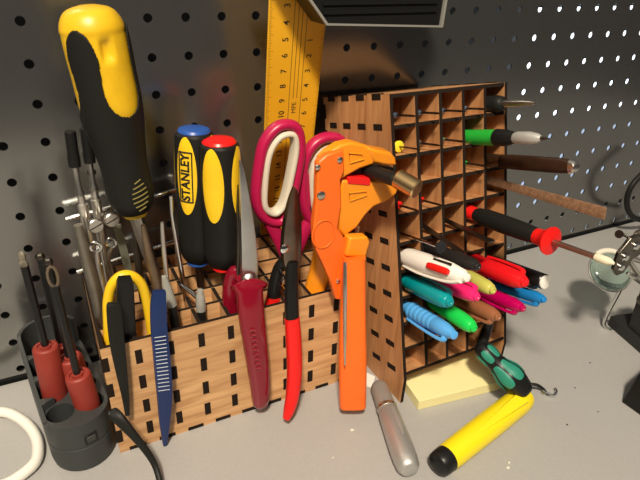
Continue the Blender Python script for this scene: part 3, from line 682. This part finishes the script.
hexdriver('brick-red handled hex driver half hidden behind its front neighbour in the grey stand', h[5], W(69, 356, h[5].y+1), (48, 262), h[5].y+2, 'plain')
hexdriver('brick-red handled hex driver at the back of the grey stand', h[6], W(60, 342, h[6].y+1), (40, 257), h[6].y+2, 'plain')

# ------------------------------------------------------------------ white cable loop and glasses arm at lower left
bm = B(); P = [(-30, 455), (-25, 425), (0, 412), (22, 420), (36, 437), (37, 458), (24, 473), (0, 486), (-25, 482)]
tube(bm, [DK(x, y, 4.2) for x, y in P], 3.7, 14, 6, True)
single('cable_loop', 'thick white cable loop lying on the desk at the left edge', 'cable', bm, M['white'], DK(0, 450))
bm = B(); sweep(bm, [(*DK(x, y, z), w, tt) for x, y, z, w, tt in ((110, 412, 47, 2, 1.5), (113, 413, 47, 3.6, 2), (120, 420, 44, 3.7, 2.2), (135, 437, 33, 2.6, 2), (147, 452, 22, 2.2, 1.8), (156, 468, 12, 1.9, 1.6), (163, 495, 2, 1.8, 1.6))], R0, 14, .8, 5)
single('glasses_arm', 'black plastic glasses arm leaning between stand and organizer, running down to the desk', 'glasses', bm, M['rubber'], DK(160, 485, 0))

# ------------------------------------------------------------------ pens and markers in the tall organiser
def pen(name, label, cat, colr, row, colm, end, out, r, style, endcol=None, da=0, db=0, group='pens and markers in the tall organizer'):
    """from deep inside the cell, through its mouth, to the measured end"""
    mouth = cell(colm, row, 0, da, db); e = W(end[0], end[1], mouth.y-out); d = (e-mouth).normalized()
    back = mouth-d*45
    t = Thing(name, label, cat, mouth, group)
    L = (e-mouth).length
    bm = B(); lathe(bm, back, mouth, [(0, r*.6), (2, r*.8), (50, r*.8)], 18); t.part('barrel', bm, colr)
    return t, mouth, e, d, L
def capclip(t, mouth, e, d, L, r, m, side, sgn=1, length=.8, start=.16):
    _, u, v = frame(d, side=side); off = (u*sgn)*(r+1.4); p = mouth+d*(L*(1-length)); q = e-d*(L*start)
    bm = B(); sweep(bm, [(*(p+off*.92), 2.3, 1.1), (*(p*.6+q*.4+off*1.0), 2.5, 1.1), (*(q+off*.94), 2.2, 1.3), (*(q+d*1.5+off*.5), 2.0, 1.8)], v, 10, .6, 4); return t.part('clip', bm, m, smooth=50)
def pm(name, c, r=.3): return mat(name, c, r, coat=.2)
UPS = (0, 0, 1)
# white multi-colour pen
t, mo, e, d, L = pen('ballpoint_pen', 'thick white multi-colour pen with red slider, top left of the pens', 'pen', M['white'], 5, 0, (468, 278), 58, 6.2, '', db=-2)
bm = B(); lathe(bm, mo-d*5, e, [(0, 6.2), (5, 7), (L*.4, 7), (L*.8, 6.2), (L+1, 4.2), (L+2, 3), (L+4.5, 2.6), (L+5, .5)], 24); t.part('cap', bm, M['white'], smooth=50)
_, u, v = frame(d, side=(0, 0, 1)); cu = (V((-1, -.3, 0))); 
tw = (CAM-(mo+e)/2).normalized(); tw = (tw-d*tw.dot(d)).normalized(); dn = d.cross(tw); dn = dn if dn.z < 0 else -dn
bm = B(); p = mo+d*L*.46+tw*6.6+dn*.6; sweep(bm, [(*(p), 1.8, 1), (*(p+d*4), 2.3, 1.5), (*(p+d*L*.3), 2.3, 1.5), (*(p+d*L*.36), 1.6, 1)], dn, 12, .7, 4); t.part('slider', bm, M['red'], smooth=50, label='red slider')
bm = B(); p = mo+tw*5.4-dn*4.6; sweep(bm, [(*(p+d*L*.5), .7, .5), (*(p+d*L*.8), .7, .5)], dn, 8, .6, 2); t.part('slider', bm, M['black'], label='black slider')
bm = B(); p = mo+dn*6.6+tw*2; sweep(bm, [(*(p-d*2), 1.6, .9), (*(p+dn*1.2+d*L*.3), 1.9, 1), (*(p+d*L*.75), 1.8, 1), (*(p-dn*3+d*L*.95), 1.5, 1)], tw, 10, .7, 4); t.part('clip', bm, M['white'], smooth=50)
def marker(label, cname, c, row, col, end, out, r, clip='down', nib=True, ribs=False, endm=None, length=.8, flat=False, da=0, db=0, name='marker_pen', cat='marker'):
    m = pm(cname, c)
    t, mo, e, d, L = pen(name, label, cat, m, row, col, end, out, r*.93, '', da=da, db=db)
    tw = (CAM-(mo+e)/2).normalized(); tw = (tw-d*tw.dot(d)).normalized(); dn = d.cross(tw); dn = dn if dn.z < 0 else -dn
    pr = [(0, r*.9), (1, r), (L*.55+3, r), (L*.82+3, r*.93), (L*.93+3, r*.72), (L+.6, r*.62), (L+.8, r*.5), (L+2.6, r*.46), (L+3.0, r*.36), (L+3.05, r*.2), (L+2.2, .2)]
    if flat: pr = [(0, r*.95), (1, r), (L+2, r), (L+2.8, r*.86), (L+2.9, .3)]
    if ribs:
        pr = [(0, r*.9), (1, r)]
        for q in range(6): s = 4+q*5.0; pr += [(s, r*(1-.02*q)), (s+.9, r*(.94-.02*q)), (s+1.8, r*(1-.02*q))]
        pr += [(L*.8+3, r*.84), (L*.95+2, r*.66), (L+2, r*.52), (L+4.5, r*.46), (L+5, .3)]
    bm = B(); lathe(bm, mo-d*3, e, pr, 28); t.part('cap', bm, m, smooth=40)
    side = {'down': dn, 'up': -dn, 'front': tw}[clip] if clip else None
    if clip: capclip(t, mo, e, d, L, r, m, side, 1, length)
    if endm:
        bm = B(); p = mo+d*(L-.1); lathe(bm, p-d*.3, p+d*1, [(0, r*.88), (.9, r*.88), (1.2, r*.7), (1.25, .1)], 28); t.part('end_plug', bm, endm, label='white end disc')
    return t, mo, e, d, L, tw, dn
marker('teal highlighter cap below the white pen', 'teal_plastic', (.0, .27, .30), 6, 0, (451, 303), 43, 6.0, 'up', db=-1)
marker('light blue ribbed marker cap, lowest of the pens at left', 'sky_blue_plastic', (.09, .38, .80), 7, 0, (453, 334.5), 45, 6.2, 'down', ribs=True, length=1.0, db=-2)
marker('bright green marker cap, lowest of the pens in the middle', 'green_plastic', (.01, .58, .08), 7, 1, (475, 329), 43, 5.9, None)
marker('hot pink marker cap tucked below the white pen', 'pink_plastic', (.82, .02, .16), 6, 1, (478, 297.5), 46, 5.4, 'up', db=-3)
marker('khaki yellow highlighter with round end, in the middle of the pens', 'khaki_plastic', (.50, .48, .10), 6, 2, (494, 291), 42, 5.3, None)
marker('brown marker cap beneath the magenta marker', 'brown_plastic', (.30, .11, .05), 7, 2, (499, 317.5), 46, 5.5, 'down', db=-2)
marker('deep magenta marker cap with clip below the red marker', 'raspberry_plastic', (.45, .0, .09), 7, 3, (524, 309), 48, 5.0, 'down', db=1)
marker('red marker with long clip, right of the white pen', 'red_gloss', (.74, .01, .015), 6, 3, (526, 283), 50, 6.8, 'up', db=1)
marker('blue marker cap below the white-ended black marker', 'blue_gloss', (.01, .20, .52), 7, 4, (545, 300), 50, 4.6, 'down', db=-1)
marker('black marker with round white end disc', 'gloss_black', (.012, .012, .012), 6, 4, (545, 282), 48, 5.6, 'down', flat=True, endm=M['white'], length=.6, db=-4)
marker('short black marker behind the white pen', 'satin_black', (.016, .016, .016), 5, 1, (479, 267), 48, 5.0, None)

# ------------------------------------------------------------------ other tools in the tall organiser
def PX(p): c = V(p)-CAM; return 320+F*c.dot(R0)/c.dot(R2)
class Axis:
    """straight axis from a cell mouth to a measured far end; at(x) is the point on it seen at column x"""
    def __init__(s, row, col, end, out, da=0, db=0):
        s.m = cell(col, row, 0, da, db); s.e = W(end[0], end[1], s.m.y-out); s.d = (s.e-s.m).normalized()
    def at(s, x):
        lo, hi = -60.0, 300.0
        for _ in range(40):
            mid = (lo+hi)/2
            if PX(s.m+s.d*mid) < x: lo = mid
            else: hi = mid
        return s.m+s.d*lo
def shaftT(name, label, cat, ax, segs, depth=45):
    t = Thing(name, label, cat, ax.m)
    for i, (pn, xs, rr, m) in enumerate(segs):
        pts = [ax.at(x) for x in xs]
        if i == 0: pts = [ax.m-ax.d*depth]+pts; rr = [rr[0]*.9]+list(rr)
        bm = B(); tube(bm, pts, list(rr), 20, 1); t.part(pn, bm, m, smooth=45)
    return t
shaftT('small_chisel', 'short black-handled blade in the top right cell of the tall organizer', 'chisel', Axis(0, 4, (535, 103), 33, db=-3), [('handle', [498, 502, 504], [6.0, 5.2, 3.2], M['rubber']), ('blade', [503, 506, 520, 531, 535], [2.2, 2.5, 2.3, 1.5, .8], M['steel'])], depth=40)
green = mat('bright_green_plastic', (.02, .38, .04), .35, coat=.2)
shaftT('craft_knife', 'green and black craft knife with silver nose sticking right out of the tall organizer', 'knife', Axis(1, 3, (549, 138.5), 62, db=-4.5), [('handle', [480, 500], [5.6, 5.6], green), ('black_clip', [497, 506, 512, 516], [6.0, 5.6, 4.4, 3.4], M['black']), ('ferrule', [514, 518, 530, 538, 541], [3.4, 4.2, 4.2, 3.0, 1.6], mat('matte_silver', (.6, .59, .56), .5, .6)), ('nib', [540, 549], [1.4, .4], M['darksteel'])])
brownw = mat('dark_wood_handle', (.032, .014, .008), .35, var=.3, coat=.3)
ak = Axis(2, 4, (576, 167), 64, db=-4); t = Thing('table_knife', 'dark brown rounded handle with steel bolster, jutting out right of the tall organizer', 'knife', ak.m)
bm = B(); sweep(bm, [(*(ak.m-ak.d*35), 4.6, 1.6), (*ak.m, 5.0, 1.8), (*ak.at(502), 5.0, 2.2)], UPS, 12, .5, 2); t.part('bolster', bm, M['steel'])
bm = B(); sweep(bm, [(*ak.at(x), h_, 3.2) for x, h_ in ((501, 5.0), (515, 5.4), (540, 5.4), (560, 5.2), (569, 4.6), (573.5, 3.6), (575, 1.5))], UPS, 16, .85, 4); t.part('handle', bm, brownw, smooth=50)
bm = B(); sweep(bm, [(*(ak.at(x)+ak.d*.8), h_, 3.5) for x, h_ in ((569.5, 5.0), (573.5, 3.8), (575.5, 1.9))], UPS, 16, .85, 3); t.part('tip_cap', bm, M['steel'])
a_ = Axis(3, 4, (605, 213.5), 88, db=0)
bm = B(); sweep(bm, [(*(a_.m-a_.d*45), 2.4, 1.0), (*a_.m, 2.8, 1.0), (*a_.e, 3.9, 1.1)], (0, .5, 1), 12, .25, 1)
single('wooden_stick', 'flat brown wooden stick pointing right from the tall organizer, just below the brown knife handle', 'stick', bm, wood_mat('stick_wood', (.19, .095, .05), (.33, .18, .1), 0, 2), a_.m, smooth=40)
redp = M['red']
shaftT('soldering_iron', 'black and red soldering iron with cream tip pointing right over the desk', 'soldering iron', Axis(4, 3, (614, 263.5), 112, da=0, db=-1), [('rear_cap', [470, 474, 478], [5.4, 5.2, 4.4], redp),
    ('grip', [475, 479, 487, 505, 525, 538], [4.2, 5.6, 6.6, 6.6, 6.2, 5.2], M['rubber']), ('flange', [535, 541, 545.5, 549.5, 551, 552.5], [5.2, 5.6, 6.2, 9.2, 9.4, 6], redp), ('shaft', [554, 598], [1.9, 1.7], mat('hot_steel', (.35, .2, .16), .3, .9)), ('tip', [596, 599, 609, 614], [2.4, 2.6, 2.4, .8], mat('cream_tip', (.72, .66, .48), .5))], depth=18)
# steel odds and ends
shaftT('steel_tube', 'steel tube end with flared round mouth above the white pen', 'tube', Axis(4, 0, (441, 247), 34, db=-6), [('tube', [430, 437, 441], [1.1, 1.6, 4.2], M['chrome'])])
for lab, row, col, end, out, db, w0, w1 in (('dull steel strip lying across the middle cells of the tall organizer', 4, 2, (492, 242), 36, -5, 1.6, 3.0), ('short dull steel strip behind the white pen in the tall organizer', 4, 1, (464, 254), 30, -7, 1.6, 2.6)):
    a_ = Axis(row, col, end, out, db=db); bm = B(); sweep(bm, [(*(a_.m-a_.d*45), w0, .5), (*a_.m, w1, .6), (*a_.e, w1, .6)], TU, 10, .3, 1)
    single('steel_strip', lab, 'strip', bm, M['darksteel'], a_.m)
# small bits with shiny ends resting in single cells
def bit(row, col, label, headm, px, r=2.4, rs=.8, o=2, cat='drill bit', name='drill_bit'):
    x, y = px; e = W(x, y, cell(col, row).y+9); t = Thing(name, label, cat, e)
    back = e-TW*24-TV*.6; d = (e-back).normalized()
    bm = B(); lathe(bm, back, e, [(0, .3), (5, rs), ((e-back).length, rs)], 8); t.part('shaft', bm, M['darksteel'])
    bm = B(); lathe(bm, e-d*1.4, e+d, [(0, .6), (.1, r*.8), (.6, r), (1.8, r), (2.4, r*.7), (2.5, .1)], 18); t.part('head', bm, headm)
steelblue = mat('blued_steel', (.25, .38, .6), .25, .9)
nm_ = ['leftmost', 'second', 'third', 'fourth']
for c_, (x, y) in enumerate(((395, 115), (419, 112.5), (442.5, 110.5), (464.5, 108.5))):
    bit(0, c_, nm_[c_]+' cell from the left in the top row holds this blue-ended steel bit', steelblue, (x, y), 1.9)
bit(1, 0, 'pin with yellow disc head in the left cell, second row', mat('bright_yellow', (.82, .62, .03), .35), (398.5, 146.5), 4.0, .6, cat='pin', name='pin')
for c_, (x, y) in ((1, (419, 143)), (2, (443, 139.5))):
    bit(1, c_, ('steel bit beside the yellow-headed pin in the second row' if c_ == 1 else 'steel bit left of the green craft knife in the second row'), M['chrome'], (x, y), 2.0)
bit(4, 0, 'red-ended bit in the leftmost cell beside the brass cylinder', M['red'], (398.5, 205), 2.8, .8)
bit(4, 1, 'red-ended bit just right of the brass cylinder', M['red'], (421, 200), 2.4, .8)
bit(2, 3, 'green-ended bit beneath the green craft knife', green, (465, 163), 1.8)

# ------------------------------------------------------------------ foreground desk objects
t = Thing('note_pad', 'pale yellow sticky note block lying on the desk partly under the tall organizer', 'note pad', (245, -140, 0))
f1, f2 = DK(417, 411.5, 0), DK(508, 392, 0); f1 = DK(417, 412, 0); ux = (f2-f1).normalized(); uy = V((-ux.y, ux.x, 0))
ux = (DK(503, 381, 8.8)-DK(419, 401.5, 8.8)).normalized(); uy = V((-ux.y, ux.x, 0)); o = DK(419, 401.5, 8.8); o.z = 0
bm = B()
for k in range(1): obox(bm, o+V((0, 0, .2)), ux*76, uy*76, V((0, 0, 8.6)))
padm = mat('sticky_note_paper', (.80, .72, .36), .75)
nt = padm.node_tree; tcn = nt.nodes.new('ShaderNodeTexCoord'); wv = nt.nodes.new('ShaderNodeTexWave'); wv.bands_direction = 'Z'; wv.inputs['Scale'].default_value = 900
bpn = nt.nodes.new('ShaderNodeBump'); bpn.inputs['Strength'].default_value = .15; bpn.inputs['Distance'].default_value = .0002
nt.links.new(tcn.outputs['Object'], wv.inputs['Vector']); nt.links.new(wv.outputs['Fac'], bpn.inputs['Height']); nt.links.new(bpn.outputs['Normal'], nt.nodes['Principled BSDF'].inputs['Normal'])
t.part('paper_block', bm, padm, bevel=.25)
# silver pocket torch
a, b_ = DK(378, 384, 7.6), DK(408, 466, 8.4); d = (b_-a).normalized(); L = (b_-a).length
t = Thing('pocket_torch', 'silver cylindrical pocket torch lying on the desk below the tall organizer', 'torch', ((a.x+b_.x)/2, (a.y+b_.y)/2, 0))
silver = mat('satin_silver', (.52, .51, .49), .5, .75)
bm = B(); k = L/80
lathe(bm, a, b_, smoothprof([(0, 3), (.8, 4.8), (3, 6.2), (6, 6.6), (26*k, 7.2), (28*k, 7.2)], 2), 32); t.part('cap', bm, silver, smooth=50)
bm = B(); lathe(bm, a+d*26*k, b_, [(0, 7.6), (3.0, 7.6)], 32); t.part('band', bm, M['steel'], label='shiny band')
bm = B(); lathe(bm, a+d*28*k, b_, [(0, 7.2), (3, 7.2), (5, 7.7), (L*.45, 8.4), (L*.58, 8.2), (L*.66, 7.4), (L*.69, 6.0), (L*.70, 4.6)], 32); t.part('barrel', bm, silver, smooth=50)
e_ = a+d*(26*k+L*.70); bm = B(); lathe(bm, e_-d*1.5, e_+d*1.4, [(0, 3.6), (1.9, 3.6), (1.95, 2.6), (1.2, 2.4), (1.2, .1)], 20); t.part('end_socket', bm, M['darksteel'], label='small dark hole in the end')
bm = B(); s_ = (CAM-a).normalized(); s_ = (s_-d*s_.dot(d)).normalized(); sv = d.cross(s_); q = a+d*(33*k)+s_*6.4+sv*(-4 if sv.dot(R0) < 0 else 4)
sweep(bm, [(*q, 1.4, .8), (*(q+d*14), 2.0, 1.0), (*(q+d*26), 1.2, .8)], sv, 10, .6, 4); t.part('clip', bm, silver)
# yellow cutter
a, b_ = DK(438, 465, 9.3), DK(526, 396, 9.8); d = (b_-a).normalized(); L = (b_-a).length
t = Thing('marker_tube', 'thick bright yellow pen-shaped tool with black end lying in front of the note block', 'tool', ((a.x+b_.x)/2, (a.y+b_.y)/2, 0))
lem = mat('lemon_plastic', (.86, .68, .012), .32, coat=.2)
bm = B(); lathe(bm, a-d*2, b_, [(0, 4), (.8, 6.6), (2.5, 8.2), (7, 8.7), (13, 8.9)], 32); t.part('end_cap', bm, M['black'], smooth=50)
bm = B(); lathe(bm, a+d*9, b_, [(0, 8.9), (6, 9.3), (L*.5, 9.8), (L*.8, 9.6), (L*.87, 9.0), (L*.9, 7.6)], 32); t.part('barrel', bm, lem, smooth=50)
bm = B(); s_ = V((.12, -.35, .93)); s_ = (s_-d*s_.dot(d)).normalized(); v_ = d.cross(s_)
sweep(bm, [(*(a+d*22+s_*8.6), .8, .6), (*(a+d*50+s_*8.9), 2.6, 1.6), (*(a+d*(L*.88)+s_*8.6), 5, 2.8)], v_, 10, .6, 4); t.part('ridge', bm, lem)
# green and black handled driver leaning out of the bottom of the organiser onto the yellow tool
mouth = cell(4, 8, 0, -6, 4)
a, b_ = W(481, 348, -160), DK(524, 390, 22); 
t = Thing('screwdriver', 'stubby black screwdriver with green grip pads leaning onto the yellow tool', 'screwdriver', b_)
d = (b_-a).normalized(); L = (b_-a).length; tw = (CAM-(a+b_)/2).normalized(); tw = (tw-d*tw.dot(d)).normalized(); sv = d.cross(tw)
px = .64; prf = smoothprof([(-3, 6.2*px), (0, 9*px), (L*.12, 11.5*px), (L*.32, 11*px), (L*.45, 12*px), (L*.62, 16*px), (L*.78, 15.5*px), (L*.9, 13.5*px), (L*1.0, 11.5*px), (L*1.06, 9*px), (L*1.09, 4*px), (L*1.1, .3)], 3)
def wat(ph, tt, off=0):
    r = (interp(prf, tt)+off); return a+d*tt+tw*(r*math.cos(ph))+sv*(r*math.sin(ph))
bm = B(); skin(bm, [[wat(2*PI*j/36, q[0]) for j in range(36)] for q in prf]); t.part('handle', bm, M['black'], smooth=60)
gm = mat('sea_green_rubber', (.02, .22, .15), .5)
for ph0 in (0, 1.05, -1.05, 2.1, -2.1, PI):
    for tc_, th, wh in ((.16, .13, 3.0), (.58, .22, 3.4)):
        ph = ph0+(.45 if tc_ > .3 else .2)
        bm = B(); rings = []
        for q in range(1, 6):
            f = q/5; rr = []
            for j in range(28):
                aa = 2*PI*j/28; ca, sa = math.cos(aa), math.sin(aa)
                rr.append(wat(ph+wh*f*math.copysign(abs(ca)**.6, ca)/(12*px), (tc_*L+th*L*f*math.copysign(abs(sa)**.75, sa)), .5-.3*(f > .9)))
            rings.append(rr)
        vr = skin(bm, rings, cap=False); c = bm.verts.new(wat(ph, tc_*L, .5))
        for j in range(28): bm.faces.new((c, vr[0][j], vr[0][(j+1) % 28]))
        t.part('grip_pad', bm, gm, smooth=60, label='green grip pad')
bm = B(); q = mouth+TW*40; tube(bm, [q, mouth, a], [2.6, 2.8, 4.2], 12, 4); t.part('shaft', bm, M['black'])
# wire hook with black cord
t = Thing('lanyard', 'short black cord with small shiny metal loop lying behind the yellow tool', 'cord', DK(545, 393, 0))
bm = B(); tube(bm, [DK(530, 384, 14), DK(537, 385, 8), DK(543, 389, 3.2), DK(546, 393, 1.6)], 1.3, 10, 5); t.part('cord', bm, M['black'])
bm = B(); tube(bm, [DK(542, 391, 2.2), DK(548, 394.5, 1.6), DK(554, 395.5, 1.4), DK(556.5, 391.5, 1.6), DK(555, 388, 2.4)], [1.4, 1.5, 1.2, 1.0, .8], 8, 5); t.part('metal_loop', bm, M['chrome'])

# ------------------------------------------------------------------ helping-hand stand at right edge
t = Thing('helping_hand', 'soldering helping-hand stand with black iron foot and steel clips at the right edge', 'stand', DK(640, 330, 0))
iron = mat('black_iron', (.018, .018, .018), .5, bump=.5, bscale=300)
A1, A2 = DK(608, 327, 0), DK(648, 362, 0); e1 = (A2-A1).normalized(); e2 = V((-e1.y, e1.x, 0))
A0 = DK(607, 325, 0)
bm = B(); obox(bm, A0, e1*95, e2*55, V((0, 0, 11))); t.part('foot', bm, iron, bevel=1.2)
pb = DK(627, 326, 11); bm = B(); c = pb; obox(bm, c-V((0, 0, .5)), e1*20, e2*16, V((0, 0, 46))); t.part('post', bm, iron, bevel=1.5)
bm = B(); pc = c+e1*6+V((0, 0, 32))-e2*.2; lathe(bm, pc, pc-e2*4, [(0, 4.5), (2, 4.5), (3, 3), (3.1, .1)], 20); t.part('bolt', bm, M['darksteel'])
bm = B(); top = c+e1*10+e2*8+V((0, 0, 46)); 
tube(bm, [top-V((0, 0, 6)), W(629, 262, top.y), W(640, 240, top.y), W(650, 225, top.y)], 2.6, 10, 3); t.part('arm', bm, M['steel'])
for (x0, y0, x1, y1, r_) in ((618, 255, 642, 262, 2.2), (622, 268, 642, 250, 2.0), (621, 259, 634, 240, 1.8), (627, 273, 642, 283, 2.4), (634, 236, 642, 231, 2)):
    bm = B(); tube(bm, [W(x0, y0, top.y-2), W((x0+x1)/2, (y0+y1)/2-1, top.y-5), W(x1, y1, top.y-2)], [r_*.6, r_, r_*.8], 10, 3); t.part('clip_arm', bm, M['steel'])
bm = B(); yq = top.y-9; prism(bm, [W(x, y, yq) for x, y in ((614, 270), (619, 254), (632, 238), (644, 234), (648, 244), (634, 258), (624, 273), (617, 276))], V((0, 3, 0)))
cp = t.part('clamp_plate', bm, M['darksteel'], bevel=.6)
for x, y in ((620, 267), (624.5, 257), (635, 246)):
    bm = B(); q = W(x, y, yq); lathe(bm, q, q+V((0, -3, 0)), [(0, 3.2), (1.6, 3.2), (2.4, 2.2), (2.5, .1)], 16); t.part('screw', bm, M['chrome'], under=cp)
bm = B(); q = W(628, 234.5, top.y-4); 
tube(bm, [W(629, 238, top.y), W(624, 235, top.y-2), W(619, 234, top.y-3)], [1.2, 1.2, 3.2], 10, 3); t.part('knob', bm, M['darksteel'])
# magnifying lens
t = Thing('magnifying_glass', 'round magnifying lens with greenish glass in front of the steel clips', 'magnifier', DK(615, 295, 2))
c = W(610, 271, DK(620, 290, 20).y-6); nrm = V((-.30, -.62, .72)).normalized(); _, u, v = frame(nrm, side=(1, 0, 0)); rr = 19
glass = mat('green_glass', (.62, .78, .70), .04, trans=.92, ior=1.45)
bm = B(); lathe(bm, c-nrm*5, c+nrm*5, [(0, 2), (.6, rr*.45), (2, rr*.75), (3.8, rr*.96), (5, rr), (6.2, rr*.96), (8, rr*.75), (9.4, rr*.45), (10, 2)], 40); t.part('lens', bm, glass, smooth=60)
bm = B(); tube(bm, [c+u*(rr*math.cos(a))+v*(rr*math.sin(a)) for a in [2*PI*q/32 for q in range(32)]], .9, 10, 1, True); t.part('rim', bm, M['steel'])
bm = B(); tube(bm, [c+nrm*2+u*(rr*math.cos(a))*.98+v*(rr*math.sin(a))*.98 for a in (1.9, 1.6, 1.3, 1.0, .75)], 2.6, 10, 3); t.part('bracket', bm, mat('cream_bracket', (.7, .66, .55), .4))
bm = B(); tube(bm, [c-v*rr, V((c.x-4, c.y-12, 5)), V((c.x-2, c.y-20, 1.8))], [1.8, 1.6, 1.2], 8, 4); t.part('stem', bm, M['chrome'])
# black cable ring standing against the wall
bm = B(); Yq = -22; P = [(658, 160), (641, 175), (631, 187), (627, 200), (629, 212), (637, 219), (654, 222)]
tube(bm, [W(x, y, -26) for x, y in P], 3.2, 12, 5)
single('cable', 'thick black cable bending against the wall above the helping-hand stand', 'cable', bm, M['rubber'], W(640, 221, -26))
# dark wedge at lower right
a0 = DK(621, 402, 0); bm = B(); pf = [a0, DK(660, 430, 0), DK(690, 395, 0), DK(650, 375, 0)]
c = sum(pf, V((0, 0, 0)))/4; ring0 = pf; h_ = 33
ring1 = [c+(p-c)*.80+V((0, 0, h_*.8)) for p in pf]; ring2 = [c+(p-c)*.62+V((0, 0, h_)) for p in pf]
skin(bm, [ring0, ring1, ring2])
single('power_adapter', 'black wedge-shaped box at the lower right edge of the desk', 'box', bm, M['black'], c, bevel=1.2)

bm = B(); prism(bm, [DK(x, y, .2) for x, y in ((363, 371), (375, 377), (372, 388), (362, 385))], V((0, 0, .5)))
single('paper_scrap', 'small white paper scrap on the desk peeking out behind the silver torch', 'paper', bm, mat('white_paper', (.75, .74, .70), .7), DK(368, 380, 0), smooth=0)
# ------------------------------------------------------------------ crumbs on the desk
crumb = mat('pale_crumb', (.62, .6, .52), .6)
rc = random.Random(3)
for i, (x, y, s) in enumerate(((352, 431, 1.8), (508, 468, 1.4), (466, 452, .9), (333, 458, 1.0), (509, 463, 1.3), (567, 425, .8), (598, 412, .7), (575, 388, .7), (590, 363, .8), (505, 415, .7))):
    p = DK(x, y, 0); bm = B(); bmesh.ops.create_icosphere(bm, subdivisions=1, radius=1)
    for v_ in bm.verts: v_.co = V((v_.co.x*s*rc.uniform(.7, 1.3), v_.co.y*s*rc.uniform(.6, 1.1), (v_.co.z+.9)*s*.45))+p
    single('crumb', 'tiny pale crumb on the bare desk, one of a scattered few', 'crumb', bm, crumb if i < 5 else M['darksteel'], p, group='crumbs on the desk', smooth=0)

# ------------------------------------------------------------------ light
def area(name, loc, target, size, energy, col, sy=None):
    l = bpy.data.lights.new(name, 'AREA'); l.energy = energy; l.color = col; l.shape = 'RECTANGLE'; l.size = size*S; l.size_y = (sy or size)*S
    o = bpy.data.objects.new(name, l); COL.objects.link(o); o.location = V(loc)*S
    o.rotation_euler = (V(target)-V(loc)).to_track_quat('-Z', 'Y').to_euler(); return o
area('distant_lamp', (-260, -870, 1260), (180, -110, 60), 120, 30, (1.0, .88, .70))  # unseen distant key, direction read from the shadows in the cells
area('room_fill', (-900, -1500, 1900), (150, -100, 60), 700, 14, (1.0, .9, .76))  # large soft fill added for ambient light, not a known fitting
bm = B(); obox(bm, (-3000, -3000, -760), (7000, 0, 0), (0, 3300, 0), (0, 0, 10)); struct('floor', bm, mat('dark_floor', (.06, .05, .045), .6), smooth=0)
# behind the perforated board: dark backing added to keep holes dark, and daylight window
bm = B(); obox(bm, (-900, 260, -400), (3200, 0, 0), (0, 10, 0), (0, 0, 1400)); struct('rear_backing', bm, mat('dark_backing', (.02, .02, .021), .8), smooth=0)
def pane(name, z0, z1, e, c):
    bm = B(); obox(bm, (622, 200, z0), (1100, 0, 0), (0, 3, 0), (0, 0, z1-z0)); struct(name, bm, mat('daylight_'+name, c, .3, emit=e), (1172, 200, z0), smooth=0)
pane('window_1', 82, 241, 2.4, (.86, .93, 1.0)); pane('window_2', -82, 76, .7, (.62, .76, 1.0)); pane('window_3', -170, -118, .35, (.66, .78, 1.0))
bm = B(); obox(bm, (612, 198, 241), (1120, 0, 0), (0, 8, 0), (0, 0, 14)); struct('trim_2', bm, M['charcoal'], smooth=0)
bm = B(); obox(bm, (612, 198, -118), (1120, 0, 0), (0, 8, 0), (0, 0, 36)); struct('trim_3', bm, M['charcoal'], smooth=0)
w = bpy.data.worlds.new('room'); SC.world = w; w.use_nodes = True; nt = w.node_tree; bg = nt.nodes['Background']
tc = nt.nodes.new('ShaderNodeTexCoord'); sx = nt.nodes.new('ShaderNodeSeparateXYZ'); cr = nt.nodes.new('ShaderNodeValToRGB')
mr = nt.nodes.new('ShaderNodeMapRange'); mr.inputs['From Min'].default_value = -1; mr.inputs['From Max'].default_value = 1
nt.links.new(tc.outputs['Generated'], sx.inputs[0]); nt.links.new(sx.outputs['Z'], mr.inputs['Value']); nt.links.new(mr.outputs['Result'], cr.inputs['Fac']); nt.links.new(cr.outputs['Color'], bg.inputs['Color'])
cr.color_ramp.elements[0].position = .35; cr.color_ramp.elements[0].color = (.22, .20, .18, 1); cr.color_ramp.elements[1].color = (.9, .84, .76, 1)
e = cr.color_ramp.elements.new(.46); e.color = (.12, .11, .105, 1)
e = cr.color_ramp.elements.new(.6); e.color = (.16, .15, .14, 1)
bg.inputs['Strength'].default_value = .3
vs_ = SC.view_settings; vs_.view_transform = 'Standard'; vs_.look = 'None'; vs_.gamma = 1; vs_.use_curve_mapping = False; vs_.exposure = 0
